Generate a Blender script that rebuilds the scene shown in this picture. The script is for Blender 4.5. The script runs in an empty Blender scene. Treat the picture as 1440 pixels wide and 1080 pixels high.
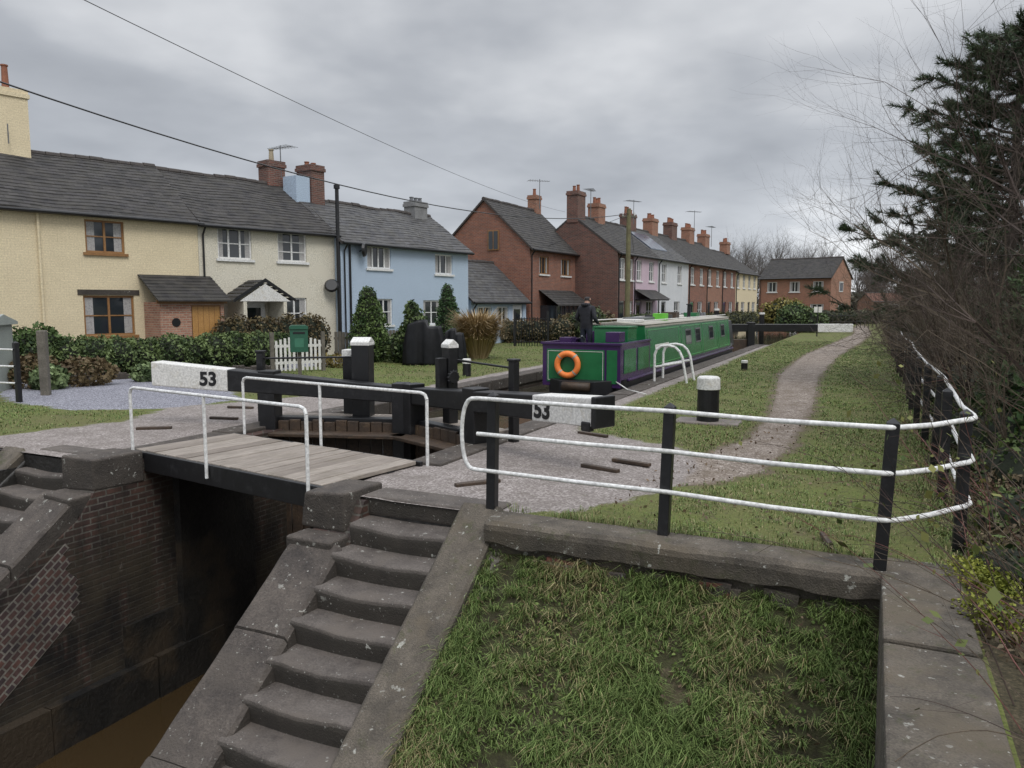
import bpy, math, random
import numpy as np
from mathutils import Vector, Matrix, noise
random.seed(7); rng=np.random.default_rng(11)
scene=bpy.context.scene
YAW=math.radians(-25.3)
CA,SA=math.cos(YAW),math.sin(YAW)
def C(r,s,z=0.0): return Vector((r*CA-s*SA, r*SA+s*CA, z))

# ---------------------------------------------------------------- materials
def newmat(name):
    m=bpy.data.materials.new(name); m.use_nodes=True
    nt=m.node_tree; b=nt.nodes['Principled BSDF']
    return m,nt,b
def N(nt,t,**k):
    n=nt.nodes.new(t)
    for a,v in k.items(): setattr(n,a,v)
    return n
def col(c): return (c[0],c[1],c[2],1)
def ramp(nt,fac,stops):
    r=N(nt,'ShaderNodeValToRGB'); e=r.color_ramp.elements
    while len(e)<len(stops): e.new(0.5)
    for i,(p,c) in enumerate(stops): e[i].position=p; e[i].color=col(c)
    nt.links.new(fac,r.inputs[0]); return r.outputs[0]
def sel(nt,fac,a,b,amt=1.0): return ramp(nt,fac,[(a,(0,0,0)),(b,(amt,amt,amt))])
def noi(nt,vec,scale,detail=6,rough=.6):
    n=N(nt,'ShaderNodeTexNoise'); n.inputs['Scale'].default_value=scale
    n.inputs['Detail'].default_value=detail; n.inputs['Roughness'].default_value=rough
    if vec: nt.links.new(vec,n.inputs['Vector'])
    return n.outputs[0]
def mapv(nt,vec,sc):
    n=N(nt,'ShaderNodeMapping'); n.inputs['Scale'].default_value=sc; nt.links.new(vec,n.inputs[0]); return n.outputs[0]
def mix(nt,f,a,b,mode='MIX'):
    n=N(nt,'ShaderNodeMix',data_type='RGBA',blend_type=mode)
    for sock,v in ((n.inputs[0],f),(n.inputs[6],a),(n.inputs[7],b)):
        if hasattr(v,'is_output'): nt.links.new(v,sock)
        else: sock.default_value = v if isinstance(v,float) else col(v)
    return n.outputs[2]
def math_(nt,op,a,b=0.0,clamp=False):
    n=N(nt,'ShaderNodeMath',operation=op,use_clamp=clamp)
    for sock,v in ((n.inputs[0],a),(n.inputs[1],b)):
        if hasattr(v,'is_output'): nt.links.new(v,sock)
        else: sock.default_value=v
    return n.outputs[0]
def bump(nt,b,h,st=.4,dist=.02):
    n=N(nt,'ShaderNodeBump'); n.inputs['Strength'].default_value=st; n.inputs['Distance'].default_value=dist
    nt.links.new(h,n.inputs['Height']); nt.links.new(n.outputs[0],b.inputs['Normal'])
def objc(nt): return N(nt,'ShaderNodeTexCoord').outputs['Object']
def M(name,c1,c2=None,scale=4,rough=.8,bs=.25,dist=.01,fine=40,c3=None,metal=0,lichen=0,moss=None,riser=0):
    m,nt,b=newmat(name); v=objc(nt)
    if c2 is None: c2=tuple(x*.7 for x in c1)
    n1=noi(nt,v,scale,8,.65); n2=noi(nt,v,fine,4)
    c=ramp(nt,n1,[(.32,c2),(.68,c1)])
    c=mix(nt,sel(nt,n2,.3,.7),mix(nt,.45,c,(0,0,0)),c)
    if c3: c=mix(nt,sel(nt,noi(nt,v,scale*.37+.3,5),.5,.62),c,c3)
    if moss: c=mix(nt,sel(nt,noi(nt,v,scale*.8+1.7,9,.75),.55,.7),c,moss)
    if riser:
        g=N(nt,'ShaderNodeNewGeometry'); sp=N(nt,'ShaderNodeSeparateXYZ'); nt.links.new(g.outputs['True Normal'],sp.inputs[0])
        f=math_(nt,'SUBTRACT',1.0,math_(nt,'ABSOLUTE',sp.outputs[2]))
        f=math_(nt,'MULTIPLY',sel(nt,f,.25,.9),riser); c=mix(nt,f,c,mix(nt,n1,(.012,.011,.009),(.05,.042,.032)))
    if lichen:
        big=sel(nt,noi(nt,v,1.7,4,.6),.44,.6)
        f=math_(nt,'MULTIPLY',sel(nt,noi(nt,v,11,4,.6),.665-.02*lichen,.70-.02*lichen),big)
        f2=math_(nt,'MULTIPLY',sel(nt,noi(nt,v,34,2,.5),.70,.72),sel(nt,noi(nt,v,2.3,3,.6),.4,.6,.9))
        f=math_(nt,'MULTIPLY',math_(nt,'MAXIMUM',f,f2),math_(nt,'ADD',.35,math_(nt,'MULTIPLY',n2,.8),True))
        c=mix(nt,f,c,(.48,.48,.43))
    nt.links.new(c,b.inputs['Base Color']); b.inputs['Roughness'].default_value=rough
    b.inputs['Metallic'].default_value=metal
    if bs: bump(nt,b,math_(nt,'ADD',n2,n1),bs,dist)
    return m
def brick(name,c1,c2,mort,w=.225,h=.075,bs=.5,ms=.012,axis='wall',offset=.5,dirt=(.05,.04,.035),dirtamt=.4,rough=.85,bias=0,weather=1.3,slime=False):
    m,nt,b=newmat(name); v=objc(nt)
    sp=N(nt,'ShaderNodeSeparateXYZ'); nt.links.new(v,sp.inputs[0])
    cb=N(nt,'ShaderNodeCombineXYZ')
    nt.links.new(math_(nt,'ADD',sp.outputs[0],sp.outputs[1]) if axis=='wall' else sp.outputs[0],cb.inputs[0])
    nt.links.new(sp.outputs[2],cb.inputs[1])
    t=N(nt,'ShaderNodeTexBrick'); t.offset=offset
    nt.links.new(cb.outputs[0],t.inputs['Vector'])
    t.inputs['Scale'].default_value=1; t.inputs['Brick Width'].default_value=w; t.inputs['Row Height'].default_value=h
    t.inputs['Mortar Size'].default_value=ms; t.inputs['Mortar Smooth'].default_value=.2; t.inputs['Bias'].default_value=bias
    t.inputs['Color1'].default_value=col(c1); t.inputs['Color2'].default_value=col(c2); t.inputs['Mortar'].default_value=col(mort)
    n1=noi(nt,v,weather,8,.7)
    c=mix(nt,math_(nt,'MULTIPLY',sel(nt,n1,.35,.75),dirtamt),t.outputs['Color'],dirt)
    c=mix(nt,sel(nt,noi(nt,v,25,3),.3,.7),mix(nt,.3,c,(0,0,0)),c)
    hgt=math_(nt,'SUBTRACT',math_(nt,'MULTIPLY',noi(nt,v,30,3),.4),t.outputs['Fac'])
    if slime:
        run=noi(nt,mapv(nt,v,(1.6,1.6,.30)),2.0,8,.7)
        zf=math_(nt,'MULTIPLY',math_(nt,'ADD',sp.outputs[2],.5),-.42)
        f=math_(nt,'ADD',zf,math_(nt,'MULTIPLY',math_(nt,'SUBTRACT',run,.5),4.2))
        f=math_(nt,'ADD',f,.42)
        f=math_(nt,'MULTIPLY',math_(nt,'MAXIMUM',math_(nt,'MINIMUM',f,1.0),0.0),.93)
        c=mix(nt,f,c,mix(nt,sel(nt,n1,.4,.62),(.006,.006,.006),(.045,.036,.024)))
        wf=math_(nt,'MULTIPLY',sel(nt,noi(nt,mapv(nt,v,(3,3,1.6)),2.5,9,.8),.60,.70),.5)
        c=mix(nt,wf,c,(.22,.20,.175))
    nt.links.new(c,b.inputs['Base Color']); b.inputs['Roughness'].default_value=rough
    bump(nt,b,hgt,bs,.012)
    return m
def attrmat(name,rough=.6):
    m,nt,b=newmat(name); a=N(nt,'ShaderNodeAttribute'); a.attribute_name='Col'
    nt.links.new(a.outputs['Color'],b.inputs['Base Color']); b.inputs['Roughness'].default_value=rough
    b.inputs['Specular IOR Level'].default_value=.2
    return m

cream=brick('cream_painted_brick',(.80,.69,.47),(.77,.66,.45),(.70,.59,.40),bs=.25,ms=.006,dirt=(.55,.46,.3),dirtamt=.4)
whitewash=M('offwhite_render',(.80,.76,.64),(.72,.67,.54),2.2,.9,.4,.01,22,c3=(.6,.56,.46))
bluewash=M('pale_blue_render',(.50,.61,.74),(.47,.575,.70),1.2,.9,.2,.01,30)
pinkwash=M('pink_render',(.70,.55,.62),(.62,.48,.56),1.5,.9,.2)
whitew=M('white_render',(.76,.77,.78),(.66,.68,.7),1.5,.9,.2)
redbrick=brick('red_brick',(.38,.13,.07),(.24,.085,.055),(.28,.22,.18),dirt=(.10,.055,.04),dirtamt=.55)
darkbrick=brick('dark_red_brick',(.23,.085,.06),(.12,.055,.045),(.22,.18,.15),dirt=(.05,.035,.03),dirtamt=.5)
orangebrick=brick('orange_brick',(.42,.165,.10),(.30,.12,.075),(.35,.27,.2),dirt=(.12,.07,.05),dirtamt=.4)
porchbrick=brick('porch_brick',(.52,.27,.18),(.34,.15,.10),(.42,.34,.26),dirtamt=.25)
slate=brick('slate_roof',(.050,.046,.048),(.017,.016,.018),(.006,.006,.006),w=.28,h=.11,ms=.006,axis='roof',dirt=(.11,.10,.075),dirtamt=.45,rough=.8,weather=2.4)
slate2=brick('grey_slate_roof',(.095,.095,.103),(.04,.04,.046),(.015,.015,.015),w=.28,h=.11,ms=.006,axis='roof',dirt=(.14,.13,.10),dirtamt=.5,rough=.75,weather=2.4)
ridgem=M('ridge_tile',(.09,.075,.065),(.045,.04,.04),6)
wetbrick=brick('wet_lock_brick',(.125,.062,.046),(.055,.035,.032),(.17,.155,.13),w=.235,h=.08,ms=.011,dirt=(.02,.017,.014),dirtamt=.8,rough=.6,weather=1.1,bs=.9,slime=True)
blueb=brick('brindled_brick',(.15,.075,.06),(.06,.045,.05),(.23,.21,.18),w=.115,h=.08,ms=.012,offset=.5,dirt=(.02,.018,.015),dirtamt=.85,rough=.6,weather=1.6,bs=.8)
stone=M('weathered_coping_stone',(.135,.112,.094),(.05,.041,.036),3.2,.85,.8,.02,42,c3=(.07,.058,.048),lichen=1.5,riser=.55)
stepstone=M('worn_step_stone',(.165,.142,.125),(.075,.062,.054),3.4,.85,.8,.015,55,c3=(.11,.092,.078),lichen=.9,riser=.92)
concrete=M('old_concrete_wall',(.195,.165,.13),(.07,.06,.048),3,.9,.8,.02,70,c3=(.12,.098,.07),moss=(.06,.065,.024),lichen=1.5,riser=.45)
pebcon=M('pebbled_concrete',(.28,.245,.225),(.17,.145,.13),2.4,.85,.5,.01,90,c3=(.2,.17,.15),moss=(.13,.12,.08))
wetstone=M('wet_dark_stone',(.03,.027,.023),(.010,.010,.010),1.6,.5,.6,.03,18,c3=(.04,.03,.02))
blackp=M('black_paint',(.014,.014,.016),(.008,.008,.009),5,.4,.15,.004,30,moss=(.03,.03,.032))
whitep=M('white_paint',(.86,.86,.85),(.80,.80,.77),3,.5,.0,.003,25)
worn_white=M('worn_white_paint',(.84,.83,.80),(.76,.75,.71),4,.6,.15,.005,30,moss=(.5,.46,.38))
def plankmat():
    m,nt,b=newmat('weathered_planks'); v=objc(nt); sp=N(nt,'ShaderNodeSeparateXYZ'); nt.links.new(v,sp.inputs[0])
    wn=N(nt,'ShaderNodeTexWhiteNoise',noise_dimensions='1D'); nt.links.new(math_(nt,'FLOOR',math_(nt,'DIVIDE',sp.outputs[0],.235)),wn.inputs['W'])
    g=noi(nt,mapv(nt,v,(14,1,6)),3,8,.7); d=noi(nt,v,3,8,.7)
    c=mix(nt,wn.outputs['Value'],(.23,.195,.165),(.36,.315,.27)); c=mix(nt,sel(nt,g,.35,.65),mix(nt,.5,c,(.04,.03,.025)),c)
    c=mix(nt,sel(nt,d,.5,.75,.6),c,(.14,.12,.085)); nt.links.new(c,b.inputs['Base Color']); b.inputs['Roughness'].default_value=.85; bump(nt,b,g,.5,.01); return m
plank=plankmat()
brownwood=M('oak_frame',(.36,.19,.07),(.27,.13,.045),5,.5,.1)
doorwood=M('pine_door',(.58,.32,.11),(.46,.24,.07),4,.5,.1)
greywood=M('grey_fence_wood',(.2,.18,.15),(.11,.1,.08),4,.9,.3)
rustwood=M('wet_gate_wood',(.09,.055,.032),(.035,.025,.018),4,.6,.4,.02,30,moss=(.12,.08,.045))
rust=M('rusty_steel',(.12,.06,.035),(.05,.035,.03),8,.8,.3)
curtain=M('net_curtain',(.50,.49,.47),(.34,.33,.33),14,.9,.2)
potm=M('chimney_pot',(.35,.14,.08),(.25,.1,.06),4)
potc=M('buff_pot',(.5,.42,.3),(.35,.3,.2),4)
metalg=M('grey_metal',(.25,.26,.27),(.18,.18,.19),6,.4,.1,metal=.6)
barkm=M('bark',(.09,.07,.05),(.045,.036,.028),9,.9,.5)
twigm=M('bare_twigs',(.15,.115,.08),(.085,.065,.045),3,.9,0)
twigdk=M('dark_twigs',(.10,.07,.055),(.05,.036,.03),3,.9,0)
twigred=M('bramble_stem',(.20,.07,.06),(.12,.06,.04),3,.7,0)
farTwig=M('distant_twigs',(.17,.15,.14),(.12,.105,.10),1,.95,0)
polem=M('mossy_pole',(.22,.21,.10),(.14,.12,.07),3,.9,.3)
leafm=attrmat('leaves',.55); grassm=attrmat('grass_blades',.6)
def glassm():
    m,nt,b=newmat('window_glass'); b.inputs['Base Color'].default_value=(.02,.025,.03,1); b.inputs['Roughness'].default_value=.06
    b.inputs['Specular IOR Level'].default_value=.7; return m
glass=glassm()
def paint(name,c,rough=.25):
    m,nt,b=newmat(name); v=objc(nt)
    nt.links.new(mix(nt,sel(nt,noi(nt,v,3,8),.4,.7),c,tuple(x*.75 for x in c)),b.inputs['Base Color']); b.inputs['Roughness'].default_value=rough
    return m
bgreen=paint('boat_green',(.018,.145,.05)); bpurple=paint('boat_purple',(.045,.016,.085)); bblack=paint('hull_black',(.012,.012,.014),.4)
bcream=M('boat_roof_grey',(.50,.47,.40),(.36,.34,.29),3,.6,.1); orange=paint('lifebuoy_orange',(.9,.24,.05),.5)
brightgreen=paint('bright_green',(.15,.55,.05),.5); bingreen=paint('postbox_green',(.02,.10,.06),.4)
shedm=M('pale_green_shed',(.42,.46,.42),(.34,.37,.34),2,.6,.1)
cover=M('black_plastic_cover',(.010,.011,.014),(.006,.006,.008),2,.5,.25,.02,4)
cover.node_tree.nodes['Principled BSDF'].inputs['Specular IOR Level'].default_value=.3
def water(name,c,rough,bs):
    m,nt,b=newmat(name); b.inputs['Base Color'].default_value=col(c); b.inputs['Roughness'].default_value=rough
    b.inputs['Specular IOR Level'].default_value=.5
    bump(nt,b,noi(nt,objc(nt),2.2,3),bs,.02); return m
watm=water('murky_water',(.042,.027,.012),.08,.25); watc=water('canal_water',(.05,.045,.03),.05,.25)

def groundmat():
    m,nt,b=newmat('ground_surface'); v=objc(nt)
    a=N(nt,'ShaderNodeAttribute'); a.attribute_name='Mask'
    sp=N(nt,'ShaderNodeSeparateColor'); nt.links.new(a.outputs['Color'],sp.inputs[0])
    px=N(nt,'ShaderNodeSeparateXYZ'); nt.links.new(v,px.inputs[0])
    nb=noi(nt,v,2.6,10,.75); nf=noi(nt,v,45,5,.7); nl=noi(nt,v,.5,6,.6); nm=noi(nt,v,7,9,.75)
    grass=ramp(nt,nf,[(.25,(.05,.062,.016)),(.5,(.105,.128,.032)),(.75,(.17,.18,.055))])
    grass=mix(nt,sel(nt,nl,.42,.62,.85),grass,ramp(nt,nf,[(.3,(.07,.075,.025)),(.7,(.16,.15,.06))]))
    grass=mix(nt,sel(nt,nm,.53,.67,.8),grass,(.07,.054,.034))
    soil=ramp(nt,nm,[(.35,(.022,.018,.011)),(.55,(.045,.046,.02)),(.72,(.085,.10,.035))])
    zs=sel(nt,math_(nt,'MULTIPLY',px.outputs[2],-1.0),.12,.3)
    grass=mix(nt,zs,grass,soil)
    # leaf litter beyond the fence
    lf=math_(nt,'MULTIPLY',math_(nt,'GREATER_THAN',px.outputs[0],.68),math_(nt,'LESS_THAN',px.outputs[1],14.0))
    grass=mix(nt,lf,grass,ramp(nt,nf,[(.3,(.02,.017,.01)),(.55,(.06,.05,.028)),(.75,(.13,.10,.06))]))
    pv=N(nt,'ShaderNodeTexVoronoi'); pv.inputs['Scale'].default_value=48; nt.links.new(v,pv.inputs['Vector'])
    pvc=N(nt,'ShaderNodeSeparateColor'); nt.links.new(pv.outputs['Color'],pvc.inputs[0])
    path=ramp(nt,pvc.outputs[0],[(.1,(.13,.105,.085)),(.6,(.24,.20,.17)),(.95,(.42,.37,.33))])
    path=mix(nt,sel(nt,nb,.42,.62,.75),path,(.125,.095,.068))
    path=mix(nt,sel(nt,nm,.55,.7,.6),path,(.09,.078,.048))
    paved=ramp(nt,pvc.outputs[1],[(.1,(.17,.145,.135)),(.6,(.265,.235,.22)),(.95,(.38,.345,.325))])
    paved=mix(nt,sel(nt,nb,.42,.66,.75),paved,(.15,.13,.115))
    paved=mix(nt,sel(nt,nm,.56,.7,.55),paved,(.10,.09,.06))
    chips=ramp(nt,pvc.outputs[2],[(.1,(.10,.10,.12)),(.6,(.22,.22,.25)),(.95,(.38,.38,.42))])
    ctr=math_(nt,'MULTIPLY',math_(nt,'SUBTRACT',nb,.5),1.7)
    ctr=math_(nt,'ADD',ctr,math_(nt,'MULTIPLY',math_(nt,'SUBTRACT',nf,.5),1.0))
    def fac(o,w=.1): return sel(nt,math_(nt,'ADD',o,ctr),.5-w,.5+w)
    mud=fac(math_(nt,'ADD',sp.outputs[0],.25),.2)
    c=mix(nt,mud,grass,(.105,.08,.055))
    c=mix(nt,fac(sp.outputs[0],.12),c,path); c=mix(nt,fac(sp.outputs[2]),c,chips); c=mix(nt,fac(sp.outputs[1]),c,paved)
    nt.links.new(c,b.inputs['Base Color']); b.inputs['Roughness'].default_value=.9
    b.inputs['Specular IOR Level'].default_value=.25
    bump(nt,b,math_(nt,'ADD',math_(nt,'MULTIPLY',pv.outputs['Distance'],.5),nf),.6,.012)
    return m
groundm=groundmat()

# ---------------------------------------------------------------- builders
class MB:
    def __init__(s): s.v=[];s.f=[];s.m=[];s.ml=[]
    def mi(s,m):
        if m not in s.ml: s.ml.append(m)
        return s.ml.index(m)
    def poly(s,pts,m):
        o=len(s.v); s.v+= [tuple(p) for p in pts]; s.f.append(tuple(range(o,o+len(pts)))); s.m.append(s.mi(m))
    def solid(s,pts,faces,m):
        o=len(s.v); s.v+=[tuple(p) for p in pts]
        for f in faces: s.f.append(tuple(o+i for i in f)); s.m.append(s.mi(m))
    def box(s,x0,x1,y0,y1,z0,z1,m,rz=0,piv=None,jit=0):
        P=[Vector((x,y,z)) for z in (z0,z1) for y in (y0,y1) for x in (x0,x1)]
        if jit: P=[p+Vector([random.uniform(-jit,jit) for _ in range(3)]) for p in P]
        if rz:
            pv=Vector(piv) if piv else Vector(((x0+x1)/2,(y0+y1)/2,0)); R=Matrix.Rotation(rz,3,'Z'); P=[R@(p-pv)+pv for p in P]
        s.solid(P,[(0,2,3,1),(4,5,7,6),(0,1,5,4),(2,6,7,3),(0,4,6,2),(1,3,7,5)],m)
    def prism(s,prof,axis,a0,a1,m):
        n=len(prof)
        f=(lambda a,u,z:(a,u,z)) if axis=='x' else (lambda a,u,z:(u,a,z))
        P=[f(a0,u,z) for u,z in prof]+[f(a1,u,z) for u,z in prof]
        F=[tuple(range(n)),tuple(range(2*n-1,n-1,-1))]+[(i,(i+1)%n+0,(i+1)%n+n,i+n) for i in range(n)]
        s.solid(P,F,m)
    def tube(s,p0,p1,r0,r1,m,n=6,cap=True):
        p0=Vector(p0);p1=Vector(p1);d=(p1-p0)
        if d.length<1e-6: return
        d.normalize(); a=d.orthogonal().normalized(); b=d.cross(a)
        P=[];
        for p,r in ((p0,r0),(p1,r1)):
            for i in range(n):
                t=2*math.pi*i/n; P.append(p+(a*math.cos(t)+b*math.sin(t))*r)
        F=[(i,(i+1)%n,(i+1)%n+n,i+n) for i in range(n)]
        if cap: F+= [tuple(range(n-1,-1,-1)),tuple(range(n,2*n))]
        s.solid(P,F,m)
    def path(s,pts,r,m,n=8):
        for a,b in zip(pts[:-1],pts[1:]): s.tube(a,b,r,r,m,n)
    def pipe(s,pts,r,m,n=10):
        # continuous pipe with shared rings so that joints are smooth
        pts=[Vector(p) for p in pts]; P=[]; up=Vector((0,0,1))
        for i,p in enumerate(pts):
            d=(pts[min(i+1,len(pts)-1)]-pts[max(i-1,0)]).normalized()
            ref=up if abs(d.z)<.9 else Vector((0,1,0))
            if abs(d.z)>=.9 and False: pass
            a=d.cross(ref)
            a=a.normalized(); b=a.cross(d).normalized()
            for k in range(n):
                t=2*math.pi*k/n; P.append(p+(a*math.cos(t)+b*math.sin(t))*r)
        F=[]
        for i in range(len(pts)-1):
            for k in range(n): F.append((i*n+k,i*n+(k+1)%n,(i+1)*n+(k+1)%n,(i+1)*n+k))
        s.solid(P,F,m)
    def obj(s,name,parent=None,loc=(0,0,0),rz=0,bevel=0,smooth=False,seg=2):
        me=bpy.data.meshes.new(name); me.from_pydata(s.v,[],s.f)
        for m in s.ml: me.materials.append(m)
        me.polygons.foreach_set('material_index',s.m); me.update()
        import bmesh
        bm=bmesh.new(); bm.from_mesh(me); bmesh.ops.recalc_face_normals(bm,faces=bm.faces); bm.to_mesh(me); bm.free()
        if smooth: me.polygons.foreach_set('use_smooth',[True]*len(me.polygons))
        o=bpy.data.objects.new(name,me); scene.collection.objects.link(o); o.location=loc; o.rotation_euler=(0,0,rz)
        if parent: o.parent=parent
        if bevel:
            b=o.modifiers.new('bevel','BEVEL'); b.width=bevel; b.segments=seg; b.limit_method='ANGLE'; b.angle_limit=.6
        return o
def empty(name,loc=(0,0,0),rz=0):
    e=bpy.data.objects.new(name,None); scene.collection.objects.link(e); e.location=loc; e.rotation_euler=(0,0,rz); e.empty_display_size=.3; return e
def vnoise(p,s=1.0): return noise.noise(Vector(p)*s)
def colmesh(name,V,F,Cc,mat,parent=None,rz=0,loc=(0,0,0)):
    me=bpy.data.meshes.new(name); V=np.asarray(V,dtype=np.float32); F=np.asarray(F,dtype=np.int32); k=F.shape[1]
    me.vertices.add(len(V)); me.vertices.foreach_set('co',V.ravel())
    me.loops.add(F.size); me.loops.foreach_set('vertex_index',F.ravel())
    me.polygons.add(len(F)); me.polygons.foreach_set('loop_start',np.arange(0,F.size,k,dtype=np.int32)); me.polygons.foreach_set('loop_total',np.full(len(F),k,dtype=np.int32))
    me.update(calc_edges=True)
    at=me.color_attributes.new('Col','FLOAT_COLOR','POINT')
    c4=np.ones((len(V),4),dtype=np.float32); c4[:,:3]=Cc; at.data.foreach_set('color',c4.ravel())
    me.materials.append(mat)
    o=bpy.data.objects.new(name,me); scene.collection.objects.link(o); o.rotation_euler=(0,0,rz); o.location=loc
    if parent: o.parent=parent
    return o
def unit(a): return a/np.maximum(np.linalg.norm(a,axis=1,keepdims=True),1e-6)
def leafdata(Cn,size,colors,elong=1.7):
    n=len(Cn); u=unit(rng.normal(size=(n,3))); w=unit(np.cross(u,rng.normal(size=(n,3))))
    sz=size*(.6+.8*rng.random((n,1)))
    V=np.stack([Cn-u*sz*elong/2,Cn+w*sz*.5,Cn+u*sz*elong/2,Cn-w*sz*.5],1).reshape(-1,3)
    F=np.arange(4*n).reshape(n,4)
    return V,F,np.repeat(colors,4,axis=0)
def blobleaves(name,blobs,n,size,cols,parent=None,elong=1.7,shell=.75,gap=.0,mat=None):
    B=np.array(blobs,float); vol=(B[:,3]*B[:,4]*B[:,5])**(2/3.); idx=rng.choice(len(B),size=n,p=vol/vol.sum())
    d=unit(rng.normal(size=(n,3))); rad=(shell+(1-shell)*rng.random((n,1)))
    lump=np.array([1+.28*noise.noise(Vector((x*2.3+i*3.1,y*2.3,z*2.3))) for (x,y,z),i in zip(d,idx)])[:,None]
    P=B[idx,:3]+d*rad*lump*B[idx,3:6]
    P=P[P[:,2]>0.01-.6]
    if gap:
        g=np.array([noise.noise(Vector(p)*1.7) for p in P]); P=P[g>-gap]
    cl=np.array([noise.noise(Vector(p)*2.6) for p in P])
    t=np.clip(.5+cl*.9+rng.normal(size=len(P))*.22,0,1)[:,None]
    c0,c1=np.array(cols[0]),np.array(cols[1])
    Cc=c0*(1-t)+c1*t
    V,F,CC=leafdata(P,size,Cc,elong)
    return colmesh(name,V,F,CC,mat or leafm,parent)
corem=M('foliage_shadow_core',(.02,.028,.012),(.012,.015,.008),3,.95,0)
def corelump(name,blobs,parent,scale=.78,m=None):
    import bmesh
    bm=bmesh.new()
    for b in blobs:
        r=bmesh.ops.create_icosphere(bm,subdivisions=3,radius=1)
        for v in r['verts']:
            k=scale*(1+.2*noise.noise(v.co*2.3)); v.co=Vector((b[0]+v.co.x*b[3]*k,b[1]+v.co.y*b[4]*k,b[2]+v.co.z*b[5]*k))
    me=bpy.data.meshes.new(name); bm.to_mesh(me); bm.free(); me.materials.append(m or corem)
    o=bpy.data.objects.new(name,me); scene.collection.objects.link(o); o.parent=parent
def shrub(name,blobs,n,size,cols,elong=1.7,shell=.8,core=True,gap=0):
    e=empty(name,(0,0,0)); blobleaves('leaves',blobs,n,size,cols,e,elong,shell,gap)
    if core: corelump('shade_core',blobs,e)  # solid near-black lumps, coloured as the shade deep inside the leaves
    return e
def twig(mb,p,d,L,r,depth,m,kids=3,wob=.25,spread=.7,up=.05,ns=3,side=3,fall=.62):
    p=Vector(p); d=Vector(d).normalized()
    for i in range(ns):
        d=(d+Vector([random.gauss(0,wob) for _ in range(3)])*.6+Vector((0,0,up))).normalized()
        q=p+d*L/ns; r1=r*(1-.22)
        mb.tube(p,q,r,r1,m,side,cap=False); p=q; r=r1
        if depth>0:
            for k in range(kids if i==ns-1 else max(1,kids-1)):
                if i<ns-1 and random.random()<.35: continue
                nd=(d+Vector([random.gauss(0,spread) for _ in range(3)])*.8).normalized()
                twig(mb,p,nd,L*random.uniform(.5,.78),r*fall,depth-1,m,kids,wob,spread,up,ns,side,fall)

# ---------------------------------------------------------------- ground
def inpoly(x,y,P):
    c=False; j=len(P)-1
    for i in range(len(P)):
        xi,yi=P[i]; xj,yj=P[j]
        if (yi>y)!=(yj>y) and x<(xj-xi)*(y-yi)/(yj-yi)+xi: c=not c
        j=i
    return c
PATH=[(-1.9,8.4),(-1.2,9.4),(-1.0,12),(-1.0,15.3),(-1.35,23),(-1.25,32.6),(-.6,45),(-.2,57),(-.7,80),(-1.8,80),(-1.2,57),(-1.8,45),(-2.5,32.6),(-2.4,23),(-1.7,15.3),(-1.65,12),(-2.0,10.4),(-2.6,9)]
PAVR=[(-5.6,5),(-3.3,5),(-3.1,6.6),(-2.5,7.1),(-1.95,8.2),(-1.9,9.6),(-2.4,10.8),(-4.3,11.5),(-4.55,14),(-4.65,41),(-5.6,41)]
PAVL=[(-8.9,5),(-12.1,5),(-12.2,7.4),(-11.8,9.2),(-12.6,10.6),(-11.6,13),(-10.1,15),(-9.9,41),(-8.9,41)]
CHIP=[(-14,9.6),(-16.6,9.9),(-25,15),(-24,22),(-18.5,19),(-19,26),(-16.8,27),(-16.5,17),(-14.5,14),(-12.3,12.3),(-12.4,10.6)]
def masks(r,s):
    out=[0,0,0]
    for dx,dy in ((0,0),(.16,.1),(-.16,.1),(.1,-.16),(-.1,-.16)):
        x,y=r+dx,s+dy
        if inpoly(x,y,PATH): out[0]+=.2
        if inpoly(x,y,PAVR) or inpoly(x,y,PAVL): out[1]+=.2
        if inpoly(x,y,CHIP): out[2]+=.2
    return out
def void(r,s):
    return (-9.1<r<-5.3 and s<40) or (-11.5<r<-4.7 and 40<s<95) or (s<6.55 and -11.1<r<-3.3)
def gz(r,s):
    if s>=6.5 or r>.3:
        z=.025*vnoise((r*.8,s*.8,0)) if not(-11<r<-4.6) else 0
        if s>95: z=0
        if r>1.2: z+=min(.35,(r-1.2)*.15)
        return z-(0.012 if r>.3 and s<6.5 else 0)
    if s>6.25: return -.05-.3*(6.5-s)/.25
    z=-.36-(6.25-s)*.72
    z+=.05*vnoise((r*1.6,s*1.6,3))+.02*vnoise((r*5,s*5,3))
    return max(z,-3.7)
xs=sorted(set([-600,-300,-150,-90,-60,-45,-36,-30]+[round(-27+.3*i,3) for i in range(52)]+[-11.1,-9.1,-5.3,-4.7,-3.3]+[round(-11.1+.2*i,3) for i in range(1,10)]+[-11.5]+[round(-5.3+.2*i,3) for i in range(1,60) if -5.3+.2*i<6.5]+[.3,.31,7,8,10,14,20,30,50,80,150,300,600]))
xs=[x for x in xs if not(-9.1<x<-5.3)]
ys=sorted(set([-60,-20,-8,-3,0,1]+[round(1.2+.2*i,3) for i in range(25)]+[6.25,6.5,6.55]+[round(6.8+.2*i,3) for i in range(120)]+[round(31+.5*i,2) for i in range(40)]+[40,52,55,60,65,70,80,95,110,150,220,400,900]))
ys=[y for i,y in enumerate(ys) if i==0 or y-ys[i-1]>.03]
nx,ny=len(xs),len(ys); GV=[];GM=[]
for y in ys:
    for x in xs:
        GV.append((x,y,gz(x,y)))
        GM.append(masks(x,y)+[1] if (-30<x<7 and 4<y<85) else [0,0,0,1])
GF=[]
for j in range(ny-1):
    for i in range(nx-1):
        if not void((xs[i]+xs[i+1])/2,(ys[j]+ys[j+1])/2): GF.append((j*nx+i,j*nx+i+1,(j+1)*nx+i+1,(j+1)*nx+i))
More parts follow.
